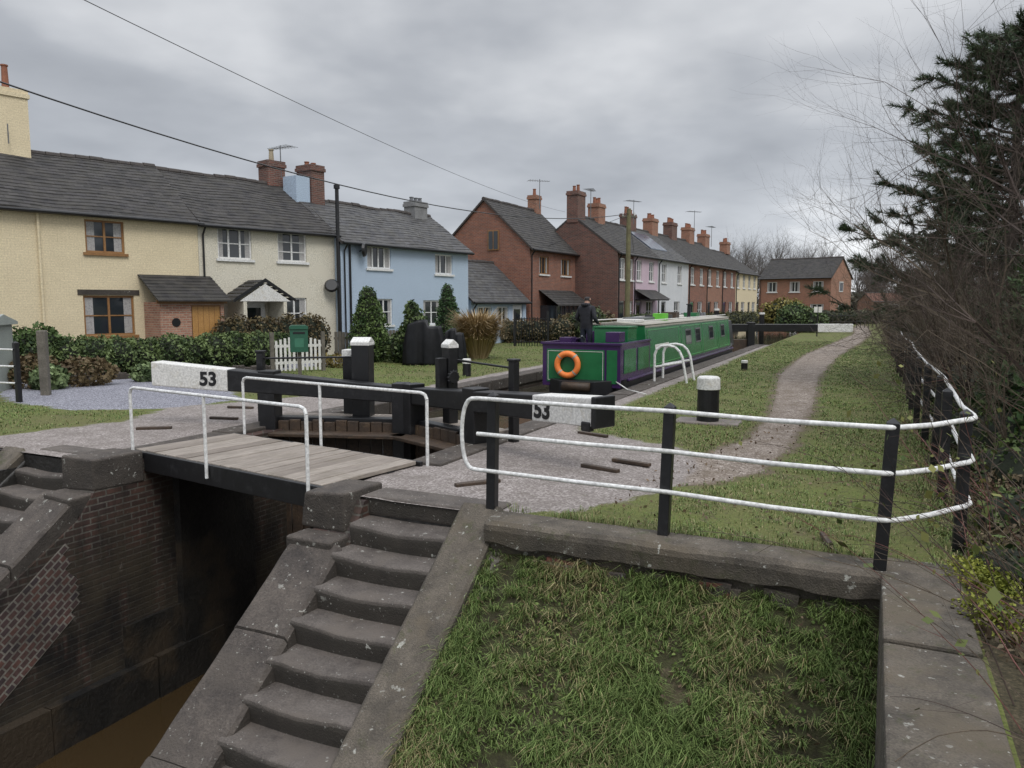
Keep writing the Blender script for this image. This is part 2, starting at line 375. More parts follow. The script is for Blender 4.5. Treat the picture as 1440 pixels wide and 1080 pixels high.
me=bpy.data.meshes.new('ground'); me.from_pydata(GV,[],GF)
at=me.color_attributes.new('Mask','FLOAT_COLOR','POINT'); at.data.foreach_set('color',np.array(GM,dtype=np.float32).ravel())
me.materials.append(groundm); me.polygons.foreach_set('use_smooth',[True]*len(me.polygons))
go=bpy.data.objects.new('ground',me); scene.collection.objects.link(go); go.rotation_euler=(0,0,YAW)

mb=MB(); mb.poly([(-9.4,-30,-3.35),(-4.9,-30,-3.35),(-4.9,10.6,-3.35),(-9.4,10.6,-3.35)],watm); mb.obj('tail_water',rz=YAW)
mb=MB(); mb.poly([(-9.4,10.3,-.42),(-5,10.3,-.42),(-5,40.2,-.42),(-9.4,40.2,-.42)],watc); mb.poly([(-12,40.2,-.42),(-4.3,40.2,-.42),(-4.3,96,-.42),(-12,96,-.42)],watc); mb.obj('canal_water',rz=YAW)

# ---------------------------------------------------------------- lock structure
K=.734
mb=MB()
mb.box(-5.3,-4.7,8.3,40.5,-4,-.03,wetbrick); mb.box(-9.7,-9.1,8.3,40.5,-4,-.03,wetbrick)
mb.box(-12.2,-11.5,40,96,-2,-.03,concrete); mb.box(-4.7,-4.2,40,96,-2,-.03,concrete); mb.box(-11.5,-9.1,39.9,40.4,-2,-.03,concrete)
mb.prism([(9.9,-4),(9.9,-.03),(6.5,-.03),(6.1,-.62),(1.0,-3.75),(1.0,-4)],'x',-9.35,-8.82,wetbrick)
mb.prism([(8.3,-4),(8.3,-.03),(6.5,-.03),(6.1,-.62),(1.0,-3.75),(1.0,-4)],'x',-5.32,-4.8,wetbrick)
for k in range(7):
    a=-2+1.5*k; mb.box(-8.82,-8.66+random.uniform(-.01,.01),a,min(a+1.485,8.2),-4,-2.75+random.uniform(-.015,.015),wetstone,jit=.01)
mb.box(-8.9,-8.70,7.5,8.9,-4,-.3,wetstone); mb.box(-8.9,-8.76,6.6,7.5,-4,-2.2,wetstone)
mb.box(-11.25,-9.36,6.58,6.98,-4,-.03,wetstone); mb.box(-4.79,-3.2,6.58,6.98,-4,-.03,wetstone); mb.box(-11.6,-10.62,6.2,6.57,-4,-.2,wetstone)
mb.obj('lock_chamber_wall',rz=YAW)
# raked brick courses that follow the slope of the wing wall
th=math.atan(K); ct,st=math.cos(th),math.sin(th)
mb=MB()
for i in range(10):
    a=.15+random.choice([0,.0575,.115])+i*.05; b_=5.4-i*.10-random.choice([0,.1,.2])
    mb.box(a,b_,0,.010+.002*(i%2),-.08*(i+1)+.001,-.08*i-.001,blueb)
o=mb.obj('raked_brick_courses')
R0=Matrix.Rotation(YAW,4,'Z'); L0=Matrix(((0,1,0,-8.818),(-ct,0,-st,6.05),(-st,0,ct,-.74),(0,0,0,1)))
o.matrix_world=R0@L0
def copings(name,x0,x1,s0,s1,z,ln=1.1):
    mb=MB(); s=s0
    while s<s1:
        l=min(ln*random.uniform(.8,1.15),s1-s)
        mb.box(x0+random.uniform(-.012,.012),x1+random.uniform(-.012,.012),s+.008,s+l-.008,z-.28,z+random.uniform(-.008,.008),stone); s+=l
    return mb.obj(name,rz=YAW,bevel=.025)
copings('coping_stone',-5.36,-4.88,8.2,40,.03); copings('coping_stone',-9.55,-9.04,8.9,40,.03)
def flight(name,r0,r1,s0):
    e=empty(name,(0,0,0),YAW); mb=MB(); rise,tr=.225,.307
    for i in range(14):
        z=-rise*(i+1)+.02; a=s0-tr*i
        P=[];n=14; sd=random.uniform(0,50); tilt=random.uniform(-.012,.012); skew=random.uniform(-.02,.02)
        for j in range(n+1):
            u=j/n; x=r0+(r1-r0)*u; dip=-.034*math.sin(math.pi*u)**2+tilt*(u-.5)*2; ch=.016*vnoise((x*7,sd,0)); fr=skew*(u-.5)*2+ch
            P+= [(x,a+.04,z+dip*.3),(x,a-tr*.45,z+dip*.8),(x,a-tr+.03+fr,z+dip-.004),(x,a-tr+.004+fr,z+dip-.018),(x,a-tr-.008+fr,z+dip-.045),(x,a-tr-.002+fr*.6,z+dip-.10),(x,a-tr+.02,z-rise-.05)]
        F=[]
        for j in range(n):
            for k in range(6):
                q=j*7+k; F.append((q,q+1,q+8,q+7))
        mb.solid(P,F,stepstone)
    mb.obj('treads',e,smooth=True)
    def slab(x0,x1,sA,blocks,name2,lift=.02,m=stone):
        mb=MB(); s=sA
        for l in blocks:
            e1=s-l; g=.01; j=random.uniform(-.018,.018)
            t0=-(6.62-s)*K+lift+j; t1=-(6.62-e1)*K+lift+j; n=8; P=[]
            xa=x0+random.uniform(-.015,.015); xb=x1+random.uniform(-.015,.015)
            for i in range(n+1):
                u=i/n; ss=(s-g)*(1-u)+(e1+g)*u; zz=t0*(1-u)+t1*u; c=.016*vnoise((ss*4,x0,1)); d=.016*vnoise((ss*4,x1,7))
                P+=[(xa,ss,zz-.55),(xa+c,ss,zz-.035),(xa+.035+c,ss,zz+.3*c),((xa+xb)/2,ss,zz+.006+.3*d),(xb-.035+d,ss,zz+.3*d),(xb+d,ss,zz-.035),(xb,ss,zz-.55)]
            F=[]
            for i in range(n):
                for k in range(6): q=i*7+k; F.append((q,q+1,q+8,q+7))
            F.append(tuple(range(7))); F.append(tuple(range(n*7+6,n*7-1,-1)))
            mb.solid(P,F,m); s=e1
        return mb.obj(name2,e)
    return e,slab
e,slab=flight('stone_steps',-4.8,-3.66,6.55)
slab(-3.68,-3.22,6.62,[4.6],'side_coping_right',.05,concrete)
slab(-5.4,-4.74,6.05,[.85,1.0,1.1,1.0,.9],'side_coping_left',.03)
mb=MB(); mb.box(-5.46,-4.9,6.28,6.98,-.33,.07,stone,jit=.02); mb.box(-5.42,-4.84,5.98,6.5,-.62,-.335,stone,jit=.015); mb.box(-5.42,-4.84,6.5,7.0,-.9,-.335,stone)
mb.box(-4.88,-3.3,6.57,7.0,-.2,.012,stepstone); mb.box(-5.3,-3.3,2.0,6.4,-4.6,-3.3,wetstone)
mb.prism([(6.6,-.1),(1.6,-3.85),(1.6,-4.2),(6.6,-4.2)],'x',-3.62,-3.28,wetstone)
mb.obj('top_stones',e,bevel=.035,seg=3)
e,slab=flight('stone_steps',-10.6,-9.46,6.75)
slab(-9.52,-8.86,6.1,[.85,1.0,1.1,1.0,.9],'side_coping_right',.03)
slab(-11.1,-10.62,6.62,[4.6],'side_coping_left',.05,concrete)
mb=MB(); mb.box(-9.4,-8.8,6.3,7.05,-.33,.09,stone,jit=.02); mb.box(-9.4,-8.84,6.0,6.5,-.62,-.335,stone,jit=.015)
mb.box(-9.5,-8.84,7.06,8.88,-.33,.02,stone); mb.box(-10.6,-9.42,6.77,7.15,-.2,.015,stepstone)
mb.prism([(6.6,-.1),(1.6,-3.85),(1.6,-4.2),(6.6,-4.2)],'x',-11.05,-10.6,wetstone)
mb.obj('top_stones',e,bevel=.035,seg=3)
def rwall(name,x0,x1):
    mb=MB()
    mb.box(x0,x1,6.3,6.56,-1.2,-.13,concrete)
    n=int((x1-x0)/.06); P=[]
    for i in range(n+1):
        x=x0+(x1-x0)*i/n; w=.035*vnoise((x*1.7,0,0))+.018*vnoise((x*9,0,0)); ch=.02*max(0,vnoise((x*5,7,0)))
        P+=[(x,6.62,.02),(x,6.4,.026+.008*vnoise((x*6,1,1))),(x,6.275+w+ch,.02),(x,6.235+w,-.012-ch),(x,6.22+w,-.06),(x,6.225+w+.02*vnoise((x*7,3,0)),-.19+.04*vnoise((x*3,5,0))),(x,6.31,-.22)]
    F=[]
    for i in range(n):
        for k in range(6): q=i*7+k; F.append((q,q+1,q+8,q+7))
    mb.solid(P,F,concrete)
    for _ in range(14):
        xx=random.uniform(x0+.3,x1-.3); mb.box(xx,xx+random.uniform(.12,.3),6.25,6.4,-.36,-.28+random.uniform(-.02,.05),random.choice([concrete,stone,darkbrick]),jit=.015)
    mb.obj(name,rz=YAW,smooth=False)
rwall('concrete_retaining_wall',-3.24,.14); rwall('concrete_retaining_wall',-27,-11.08)
mb=MB(); 
for a,b in ((2.0,3.4),(3.42,5.0),(5.02,6.7)): mb.box(.13,.66,a,b,-4,.02+random.uniform(-.01,.01),concrete)
mb.obj('bridge_approach_wall',rz=YAW,bevel=.02)

mb=MB()
def strip(r,s,ang,l=.55): mb.box(r-l/2,r+l/2,s-.04,s+.04,0,.045,rustwood,rz=ang)
for r,s,a in ((-4.0,7.55,.9),(-3.0,8.9,-.3),(-2.75,9.4,-.25),(-3.9,11.2,-.3),(-4.3,12.0,-.3),(-10.6,8.7,.6),(-10.4,10.0,.2),(-11.2,11.2,.2)): strip(r,s,a)
mb.obj('foothold_strips',rz=YAW,bevel=.01)

A=Vector((-5.42,6.5,0)); B=Vector((-9.12,7.1,0)); ang=math.atan2(A.y-B.y,A.x-B.x); Lb=(A-B).length
e=empty('wooden_footbridge',C(B.x,B.y,0),YAW+ang)
mb=MB(); x=0
while x<Lb:
    w=.235; mb.box(x+.010,min(Lb,x+w)-.008,.06,1.62,.02,.07+random.uniform(-.006,.006),plank,jit=.004); x+=w
mb.obj('planks',e,bevel=.008)
mb=MB(); mb.box(-.05,Lb+.05,0,.055,-.20,.06,blackp); mb.box(-.05,Lb+.05,1.625,1.68,-.20,.06,blackp); mb.box(0,Lb,.5,.62,-.2,.015,blackp); mb.box(0,Lb,1.1,1.22,-.2,.015,blackp)
mb.obj('side_beams',e,bevel=.008)
def rail(y,x0,x1,xm,h=.93):
    mb=MB(); R=.021
    mb.path([(x0,y,-.1),(x0,y,h-.08),(x0+.03,y,h-.02),(x0+.1,y,h),(x1-.1,y,h),(x1-.03,y,h-.02),(x1,y,h-.08),(x1,y,-.1)],R,whitep)
    for x in xm: mb.tube((x,y,-.1),(x,y,h),R,R,whitep,8)
    mb.obj('handrail',e,smooth=False)
rail(-.03,.1,Lb-.12,[Lb*.47]); rail(1.71,.15,Lb+.1,[Lb*.5])

# ---------------------------------------------------------------- lock gates
def text(body,parent,loc,size):
    cu=bpy.data.curves.new('number',type='FONT'); cu.body=body; cu.size=size; cu.extrude=.002; cu.offset=.012; cu.align_x='CENTER'
    cu.materials.append(blackp); o=bpy.data.objects.new('number_'+body,cu); scene.collection.objects.link(o)
    o.parent=parent; o.location=loc; o.rotation_euler=(math.pi/2,0,0); return o
MIT=Vector((-6.8,10.47)); LE=Vector((-11.0,9.14)); RE=Vector((-2.9,8.75))
def gate(P0,P1,left):
    d=P1-P0; L=d.length; ang=math.atan2(d.y,d.x)
    e=empty('lock_gate',C(P0.x,P0.y,0),YAW+ang)
    zo,zm=(1.08,.70) if left else (.93,.70)
    zt=lambda x:(zo+(zm-zo)*x/L) if left else (zm+(zo-zm)*x/L)
    mb=MB()
    def bm_(x0,x1,m,th0,th1,hw0,hw1):
        P=[]
        for x,th,hw in ((x0,th0,hw0),(x1,th1,hw1)):
            z=zt(x); P+=[(x,-hw,z-th),(x,hw,z-th),(x,hw,z),(x,-hw,z)]
        mb.solid(P,[(0,1,2,3),(7,6,5,4),(0,4,5,1),(1,5,6,2),(2,6,7,3),(3,7,4,0)],m)
    if left:
        bm_(0,1.35,worn_white,.40,.37,.17,.17); bm_(1.352,L,blackp,.36,.26,.165,.13); tx=1.02
    else:
        bm_(0,L-1.12,blackp,.26,.33,.13,.165); bm_(L-1.118,L,worn_white,.34,.36,.17,.17); tx=L-.92
        mb.box(L-.06,L+.012,-.185,.185,zt(L)-.375,zt(L)+.012,blackp); mb.box(L-.22,L-.07,-.19,-.1,zt(L)-.42,zt(L)-.30,blackp)
    o=mb.obj('balance_beam',e,bevel=.018)
    text('53',e,(tx,-.176,zt(tx)-.29),.31)
    mb=MB()
    if left: hx=2.02; a,b=hx,L
    else: hx=1.75; a,b=0,hx
    mb.box(hx-.14,hx+.14,-.15,.15,-3.6,zt(hx)+.04,blackp); mx=L-.13 if left else .13
    mb.box(mx-.12,mx+.12,-.16,.14,-3.6,zm+.07,blackp)
    x=a+.14
    while x<b-.3: mb.box(x+.004,x+.19,-.06,.0,-3.6,.12+random.uniform(-.02,.02),rustwood); x+=.2
    for z in (.05,-.8,-1.8,-2.8): mb.box(a,b,.0,.2,z-.12,z+.12,blackp)
    mb.box(a,b,-.42,-.08,-.1,-.04,rustwood); mb.box(a,b,.25,.65,.1,.15,plank)
    mb.obj('gate_leaf',e,bevel=.012)
    mb=MB(); px=(L-.92) if left else .62; w=.15 if left else .09
    h=1.35
    mb.box(px-w,px+w,.28,.28+2*w,-.3,h,blackp); mb.box(px-w-.012,px+w+.012,.268,.292+2*w,h,h+.06,worn_white)
    mb.prism([(.268,h+.06),(.292+2*w,h+.06),(.28+w,h+.14)],'x',px-w-.012,px+w+.012,worn_white)
    if left:
        mb.box(px-.42,px-.2,.6,.85,-.1,1.12,blackp); mb.box(px-.43,px-.19,.59,.86,1.12,1.26,worn_white)
    else:
        mb.box(px-.03,px+.07,.1,.26,.55,1.2,blackp)
        for k in range(12): 
            t=k*math.pi/6; mb.tube((px+.16,.3+.1*math.cos(t),.9+.1*math.sin(t)),(px+.2,.3+.1*math.cos(t),.9+.1*math.sin(t)),.02,.02,blackp,6)
        mb.tube((px+.15,.3,.9),(px+.21,.3,.9),.1,.1,blackp,14)
    ex=(-.3+1.9) if left else 1.95
    mb.box(ex-.06,ex+.06,.5,.62,-.1,1.2,blackp); mb.box(ex-.075,ex+.075,.485,.635,1.2,1.24,blackp)
    mb.tube((px,.5,1.15),(ex,.56,1.1),.02,.02,blackp,6)
    mb.obj('paddle_gear',e,bevel=.012)
    return e
gate(LE,MIT,True); gate(MIT,RE,False)
P0=Vector((-7.6,38.2)); P1=Vector((-1.0,41.0)); d=P1-P0; L=d.length
e=empty('lock_gate',C(P0.x,P0.y,0),YAW+math.atan2(d.y,d.x)); mb=MB()
mb.box(0,L-1.7,-.17,.17,.68,1.05,blackp); mb.box(L-1.698,L,-.175,.175,.66,1.06,worn_white); mb.obj('balance_beam',e,bevel=.02)
mb=MB(); mb.box(-1.3,2.3,-.1,.12,-2,.3,rustwood); mb.box(2.1,2.45,-.2,.2,-2,1.15,blackp); mb.box(-1.3,-1.0,-.15,.15,-2,.9,blackp); mb.box(.5,.7,-.1,.1,.3,1.7,blackp);mb.box(.48,.72,-.12,.12,1.7,1.8,worn_white); mb.box(2.9,3.1,.6,.8,0,1.5,blackp); mb.box(2.88,3.12,.58,.82,1.5,1.6,worn_white); mb.obj('gate_leaf',e,bevel=.02)

# ---------------------------------------------------------------- post and rail fences
def fence(name,posts,rails,hp=1.2,pw=.047,rr=.0205):
    e=empty(name,(0,0,0),YAW)
    mb=MB()
    for (r,s,lean) in posts:
        w=pw; l=lean
        P=[(r-w,s-w,-.15),(r+w,s-w,-.15),(r+w,s+w,-.15),(r-w,s+w,-.15),(r-w+l,s-w,hp-.04),(r+w+l,s-w,hp-.04),(r+w+l,s+w,hp-.04),(r-w+l,s+w,hp-.04),(r+l,s,hp)]
        mb.solid(P,[(0,3,2,1),(0,1,5,4),(1,2,6,5),(2,3,7,6),(3,0,4,7),(4,5,8),(5,6,8),(6,7,8),(7,4,8)],blackp)
    mb.obj('posts',e,bevel=.006)
    mb=MB()
    for path in rails: mb.pipe(path,rr,whitep,10)
    mb.obj('rails',e,smooth=True)
    return e
fp=[(-3.35,6.62,.02),(-1.61,6.53,.04),(.11,6.36,.05),(.71,7.17,.0)]
rails=[]
for z in (1.13,.78,.42):
    p=[(-3.48,6.56,z),(-3.33,6.555,z),(-2.4,6.52,z-.008),(-1.57,6.47,z),(-.7,6.38,z-.012),(.05,6.30,z),(.14,6.31,z),(.22,6.36,z),(.45,6.65,z-.008),(.66,6.94,z),(.73,7.04,z),(.77,7.15,z),(.775,7.35,z)]
    s=7.17
    while s<52: s+=.875; p.append((.775+.03*math.sin(s*.7),s,z+.015*math.sin(s*1.3)+random.uniform(-.006,.006)))
    rails.append(p)
e_=fence('post_and_rail_fence',fp+[(.71+.03*math.sin(s*.7),s,random.uniform(-.03,.03)) for s in [7.17+1.75*i for i in range(1,26)]],rails)
mb=MB(); lp=[]
for i in range(17):
    t=math.pi*i/16; lp.append((-3.48-.17*math.sin(t)**.6,6.56,.775+.355*math.cos(t)))
mb.path(lp,.0205,whitep,10); mb.obj('end_loop',e_,smooth=False)
a=(-16.1,9.95); dirx=(-.93,-.1)
fpl=[(a[0]+dirx[0]*1.8*i,a[1]+dirx[1]*1.8*i,0) for i in range(5)]
fence('post_and_rail_fence',fpl,[[(a[0],a[1]-.05,z),(a[0]+dirx[0]*8,a[1]+dirx[1]*8,z)] for z in (1.1,.75,.4)],hp=1.28)

def bollard(name,r,s,h,R,slab=True):
    e=empty(name,C(r,s,0),YAW); mb=MB(); n=20
    mb.tube((0,0,0),(0,0,h*.72),R,R*.96,blackp,n); mb.tube((0,0,h*.722),(0,0,h*.97),R*1.06,R*1.02,worn_white,n); mb.tube((0,0,h*.97),(0,0,h),R*.98,R*.85,worn_white,n)
    mb.obj('post',e,bevel=.008)
    if slab:
        mb=MB(); mb.box(-.55,.55,-.3,.3,-.1,.03,pebcon); mb.obj('base_slab',e,bevel=.02)
bollard('mooring_bollard',-2.55,13.35,.80,.19)
bollard('mooring_bollard',-3.6,24.5,.3,.1,False); bollard('mooring_bollard',-10.4,19,.5,.12,False)
e=empty('lock_ladder_handrail',(0,0,0),YAW); mb=MB()
for s in (19.6,20.5):
    mb.path([(-5.15,s,-.3),(-5.15,s,.72),(-5.1,s,.86),(-4.98,s,.95),(-4.8,s,.97),(-4.62,s,.93),(-4.5,s,.82),(-4.42,s,.65),(-4.3,s,0)],.035,whitep,8)
    mb.path([(-5.15,s,.4),(-4.4,s,.55)],.03,whitep,8)
mb.obj('rails',e)

# ---------------------------------------------------------------- narrowboat
e=empty('narrowboat',(0,0,0),YAW)
x0,x1=-7.5,-5.44; xc=(x0+x1)/2
mb=MB()
def sect(s,w,zb,zt): return [(xc-w,s,zb),(xc+w,s,zb),(xc+w,s,zt),(xc-w,s,zt)]
secs=[(17.35,.45,-.3,.18),(17.6,.8,-.6,.2),(18.0,1.0,-.8,.2),(18.5,1.03,-.8,.2),(32.5,1.03,-.8,.22),(33.8,.98,-.8,.3),(35,.72,-.8,.42),(35.8,.35,-.8,.52),(36.15,.05,-.6,.58)]
R_=[sect(*q) for q in secs]
P=[p for q in R_ for p in q]; F=[(0,1,2,3)]
for i in range(len(R_)-1):
    for k in range(4): F.append((i*4+k,i*4+(k+1)%4,i*4+4+(k+1)%4,i*4+4+k))
F.append(tuple(len(P)-4+k for k in (3,2,1,0))); mb.solid(P,F,bblack)
mb.box(x0-.03,x1+.03,18.2,33.6,.14,.2,bpurple)
mb.box(x0-.025,x1+.025,18.2,33.6,-.05,-.0,bblack)
mb.obj('hull',e,bevel=.015)
mb=MB()
mb.box(x0+.02,x1-.02,17.62,17.68,.02,1.05,bpurple)
mb.box(x0+.14,x1-.42,17.606,17.619,.12,.93,bgreen); mb.box(x1-.36,x1-.1,17.606,17.619,.12,.93,bgreen)
mb.box(x0-.02,x1+.02,17.58,17.72,1.05,1.10,bpurple)
for xx in (x0+.02,x1-.08):
    mb.box(xx,xx+.06,17.69,20.3,.2,1.05,bpurple); mb.box(xx-.02,xx+.08,17.73,20.3,1.05,1.10,bpurple)
mb.box(x1-.018,x1-.005,17.9,18.9,.35,.93,bgreen); mb.box(x1-.018,x1-.005,19.1,20.15,.35,.93,bgreen)
for a,b in ((x0+.17,x1-.45),):
    for z in (.16,.88): mb.box(a,b,17.598,17.605,z,z+.012,worn_white)
    for q in (a,b-.012): mb.box(q,q+.012,17.598,17.605,.173,.879,worn_white)
mb.obj('stern_panels',e,bevel=.006)
def torus(name,parent,loc,R,r,m):
    mb=MB(); n,k=32,10; P=[];F=[]
    for i in range(n):
        for j in range(k):
            a=2*math.pi*i/n;b=2*math.pi*j/k; P.append(((R+r*math.cos(b))*math.cos(a),r*math.sin(b),(R+r*math.cos(b))*math.sin(a)))
            F.append((i*k+j,((i+1)%n)*k+j,((i+1)%n)*k+(j+1)%k,i*k+(j+1)%k))
    mb.solid(P,F,m)
    for t in range(4):
        a=math.pi/4+t*math.pi/2; P=[]
        for q in (-.07,.07):
            for j in range(k): 
                b=2*math.pi*j/k; P.append(((R+(r+.006)*math.cos(b))*math.cos(a+q),(r+.006)*math.sin(b),(R+(r+.006)*math.cos(b))*math.sin(a+q)))
        mb.solid(P,[(j,(j+1)%k,(j+1)%k+k,j+k) for j in range(k)],bcream)
    mb.obj(name,parent,loc,smooth=True)
torus('lifebuoy',e,(x0+.72,17.53,.56),.27,.075,orange)
mb=MB()
def cab(s0,s1,zb,zt,wb,wt,m,roof):
    mb.prism([(xc-wb,zb),(xc+wb,zb),(xc+wt,zt),(xc-wt,zt)],'y',s0,s1,m)
    mb.prism([(xc-wt-.02,zt+.001),(xc+wt+.02,zt+.001),(xc+wt+.02,zt+.03),(xc,zt+.09),(xc-wt-.02,zt+.03)],'y',s0-.03,s1+.03,roof)
cab(20.3,33.4,.2,1.46,.97,.84,bgreen,bcream)
mb.prism([(xc-.86,.25),(xc+.86,.25),(xc+.72,1.3),(xc,1.42),(xc-.72,1.3)],'y',33.45,34.9,bblack)
mb.obj('cabin',e,bevel=.01)
def cabx(z): return xc+.97-(.13)*(z-.2)/1.26+.004
mb=MB()
def sidepanel(s0,s1,z0,z1,m,t=.006):
    P=[]
    for dd in (0,t):
        P+=[(cabx(z0)+dd,s0,z0),(cabx(z0)+dd,s1,z0),(cabx(z1)+dd,s1,z1),(cabx(z1)+dd,s0,z1)]
    mb.solid(P,[(0,1,2,3),(4,7,6,5),(0,4,5,1),(1,5,6,2),(2,6,7,3),(3,7,4,0)],m)
def frame(s0,s1,z0,z1,m,w=.02):
    sidepanel(s0,s1,z0,z0+w,m); sidepanel(s0,s1,z1-w,z1,m); sidepanel(s0,s0+w,z0+w+.001,z1-w-.001,m); sidepanel(s1-w,s1,z0+w+.001,z1-w-.001,m)
lightgreen=paint('boat_light_green',(.07,.30,.10))
for a,b in ((20.5,24.2),(24.5,27.5),(27.8,30.6),(30.9,33.1)): frame(a,b,.34,1.34,lightgreen,.03)
sidepanel(20.32,33.38,.205,.29,bpurple); sidepanel(20.32,33.38,1.40,1.45,bcream)
for s in (25.1,26.6,29.0,31.4):
    frame(s,s+.85,.72,1.22,metalg,.05); sidepanel(s+.051,s+.799,.771,1.169,glass,.003)
sidepanel(21.2,22.8,.78,.90,worn_white,.004)
mb.obj('side_panels_and_windows',e)
Z=.08
mb=MB()
for sgn in (-1,1): mb.path([(xc+sgn*.74,20.5,1.58),(xc+sgn*.74,33.2,1.58)],.018,worn_white,6)
mb.box(xc-.35,xc+.25,22.2,23.6,1.46+Z,1.56+Z,metalg); mb.box(xc-.3,xc+.35,24.4,25.5,1.45+Z,1.60+Z,blackp); mb.box(xc-.2,xc+.3,26.2,26.7,1.45+Z,1.68+Z,rustwood)
mb.box(xc-.5,xc-.1,27.5,29.2,1.46+Z,1.53+Z,worn_white); mb.box(xc-.3,xc+.2,30,30.6,1.45+Z,1.62+Z,bgreen); mb.box(xc+.1,xc+.5,23.9,24.3,1.44+Z,1.66+Z,brightgreen)
mb.box(xc-.1,xc+.5,20.8,21.5,1.44+Z,1.53+Z,worn_white)
mb.tube((xc+.3,28.2,1.4),(xc+.3,28.2,2.0),.07,.06,blackp,10); mb.tube((xc+.3,28.2,2.0),(xc+.3,28.2,2.04),.1,.1,blackp,10)
for k in range(4): mb.tube((xc-.1+k*.02,31.2+k*.5,1.5),(xc-.1+k*.02,31.2+k*.5,1.68),.09,.06,metalg,8)
mb.tube((xc-.55,23,1.6),(xc-.5,28,1.63),.02,.02,rustwood,6); mb.tube((xc-.6,23,1.6),(xc-.62,27,1.63),.02,.02,worn_white,6)
mb.obj('roof_clutter',e,bevel=.01)
mb=MB()
mb.box(xc-.1,xc+.8,18.9,19.7,.3,1.42,bgreen); mb.box(xc-.12,xc+.82,18.88,19.72,1.42,1.47,bgreen)
mb.box(xc-.75,xc-.45,18.1,18.5,.3,1.2,bpurple); mb.box(xc-.9,xc+.9,17.7,20.3,.2,.3,blackp); mb.box(xc+.5,xc+.85,18.0,18.5,1.1,1.35,bpurple)
mb.path([(xc-.1,18.3,.3),(xc-.1,18.2,1.15),(xc-.1,17.95,1.25)],.025,metalg)
mb.box(xc-.85,xc-.15,19.9,20.28,.3,1.3,bpurple)
mb.obj('stern_deck_gear',e,bevel=.02)
mb=MB(); mb.tube((xc-.35,17.3,.05),(xc+.35,17.3,.05),.11,.11,rustwood,10); mb.path([(x1-.2,17.7,.2),(x1+.3,17.2,.05),(x1+.9,16.6,.04)],.015,worn_white,6); mb.obj('fender',e,smooth=True)

def person(loc,rz):
    J=[(0,0,.95),(0,.0,1.12),(0,.01,1.32),(0,.0,1.47),(0,-.02,1.56),(0,-.035,1.64),(0,-.03,1.72)]
    Rr=[(.17,.125),(.165,.125),(.19,.13),(.11,.095),(.062,.062),(.085,.1),(.08,.09)]
    V=list(J);R=list(Rr);E=[(i,i+1) for i in range(6)]
    def add(p,r,par):
        V.append(p);R.append((r,r) if not isinstance(r,tuple) else r);E.append((par,len(V)-1));return len(V)-1
    for sg in (-1,1):
        a=add((sg*.2,0,1.41),.082,2); b=add((sg*.29,.04,1.14),.06,a); c=add((sg*.22,-.2,1.02),.046,b); h=add((sg*.2,-.27,1.02),(.035,.02),c)
        for k in range(4):
            f=add((sg*.2+(k-1.5)*.02,-.31,1.02),.009,h); f=add((sg*.2+(k-1.5)*.021,-.335-.004*k,.995),.008,f); add((sg*.2+(k-1.5)*.021,-.325,.97),.007,f)
        f=add((sg*.165,-.27,1.01),.011,h); add((sg*.15,-.3,1.0),.009,f)
        l=add((sg*.1,0,.88),.095,0); k_=add((sg*.11,-.02,.5),.065,l); an=add((sg*.11,.02,.1),.047,k_); add((sg*.12,-.14,.05),.04,an)
    me=bpy.data.meshes.new('body'); me.from_pydata(V,E,[]); o=bpy.data.objects.new('body_tmp',me); scene.collection.objects.link(o)
    sk=o.modifiers.new('skin','SKIN'); sk.use_smooth_shade=True
    for i,r in enumerate(R): me.skin_vertices[0].data[i].radius=r
    me.skin_vertices[0].data[0].use_root=True
    sb=o.modifiers.new('sub','SUBSURF'); sb.levels=2; sb.render_levels=2
    dg=bpy.context.evaluated_depsgraph_get(); m2=bpy.data.meshes.new_from_object(o.evaluated_get(dg))
    bpy.data.objects.remove(o)
    jacket=M('dark_jacket',(.035,.036,.045),(.018,.018,.024),4,.85,.5,.03,9); jeans=M('trousers',(.03,.04,.06),(.02,.025,.04)); skin=M('skin',(.5,.3,.22),(.45,.26,.19),5,.5,0); hair=M('woolly_hat',(.05,.045,.045),(.03,.03,.03)); boot=M('boots',(.03,.02,.015))
    m2.materials.clear()
    for m in (jacket,jeans,skin,hair,boot): m2.materials.append(m)
    for p in m2.polygons:
        c=p.center; z=c.z
        p.material_index=0
        if z>1.54: p.material_index=2 if ((c.y<-.05 and z<1.69) or z<1.6) else 3
        elif z<.12: p.material_index=4
        elif z<.86: p.material_index=1
        elif c.y<-.225 and z<1.12: p.material_index=2
    e=empty('person',loc,rz)
    ob=bpy.data.objects.new('body',m2); scene.collection.objects.link(ob); ob.parent=e
    mb=MB(); mb.tube((0,-.14,1.655),(0,-.175,1.64),.016,.012,skin,8)
    for sg in(-1,1): mb.tube((sg*.088,-.03,1.64),(sg*.1,-.02,1.645),.026,.02,skin,8); mb.tube((sg*.032,-.128,1.675),(sg*.032,-.138,1.675),.01,.007,hair,8)
    mb.box(-.025,.025,-.137,-.125,1.595,1.603,rust)
    mb.obj('face_features',e,smooth=True)
    mb=MB(); prev=None
    for i in range(9):
        t=math.pi*i/8; p=(.1*math.cos(t),.02+.09*math.sin(t),1.5)
        if prev: mb.tube(prev,p,.045,.045,jacket,8)
        prev=p
    mb.obj('hood',e,smooth=True)
mb=MB(); mb.box(-7.35,-6.6,19.0,19.75,.3,.52,blackp); mb.obj('deck_step',e,bevel=.01)
person(C(-6.95,19.35,.52),YAW+math.pi-.25)

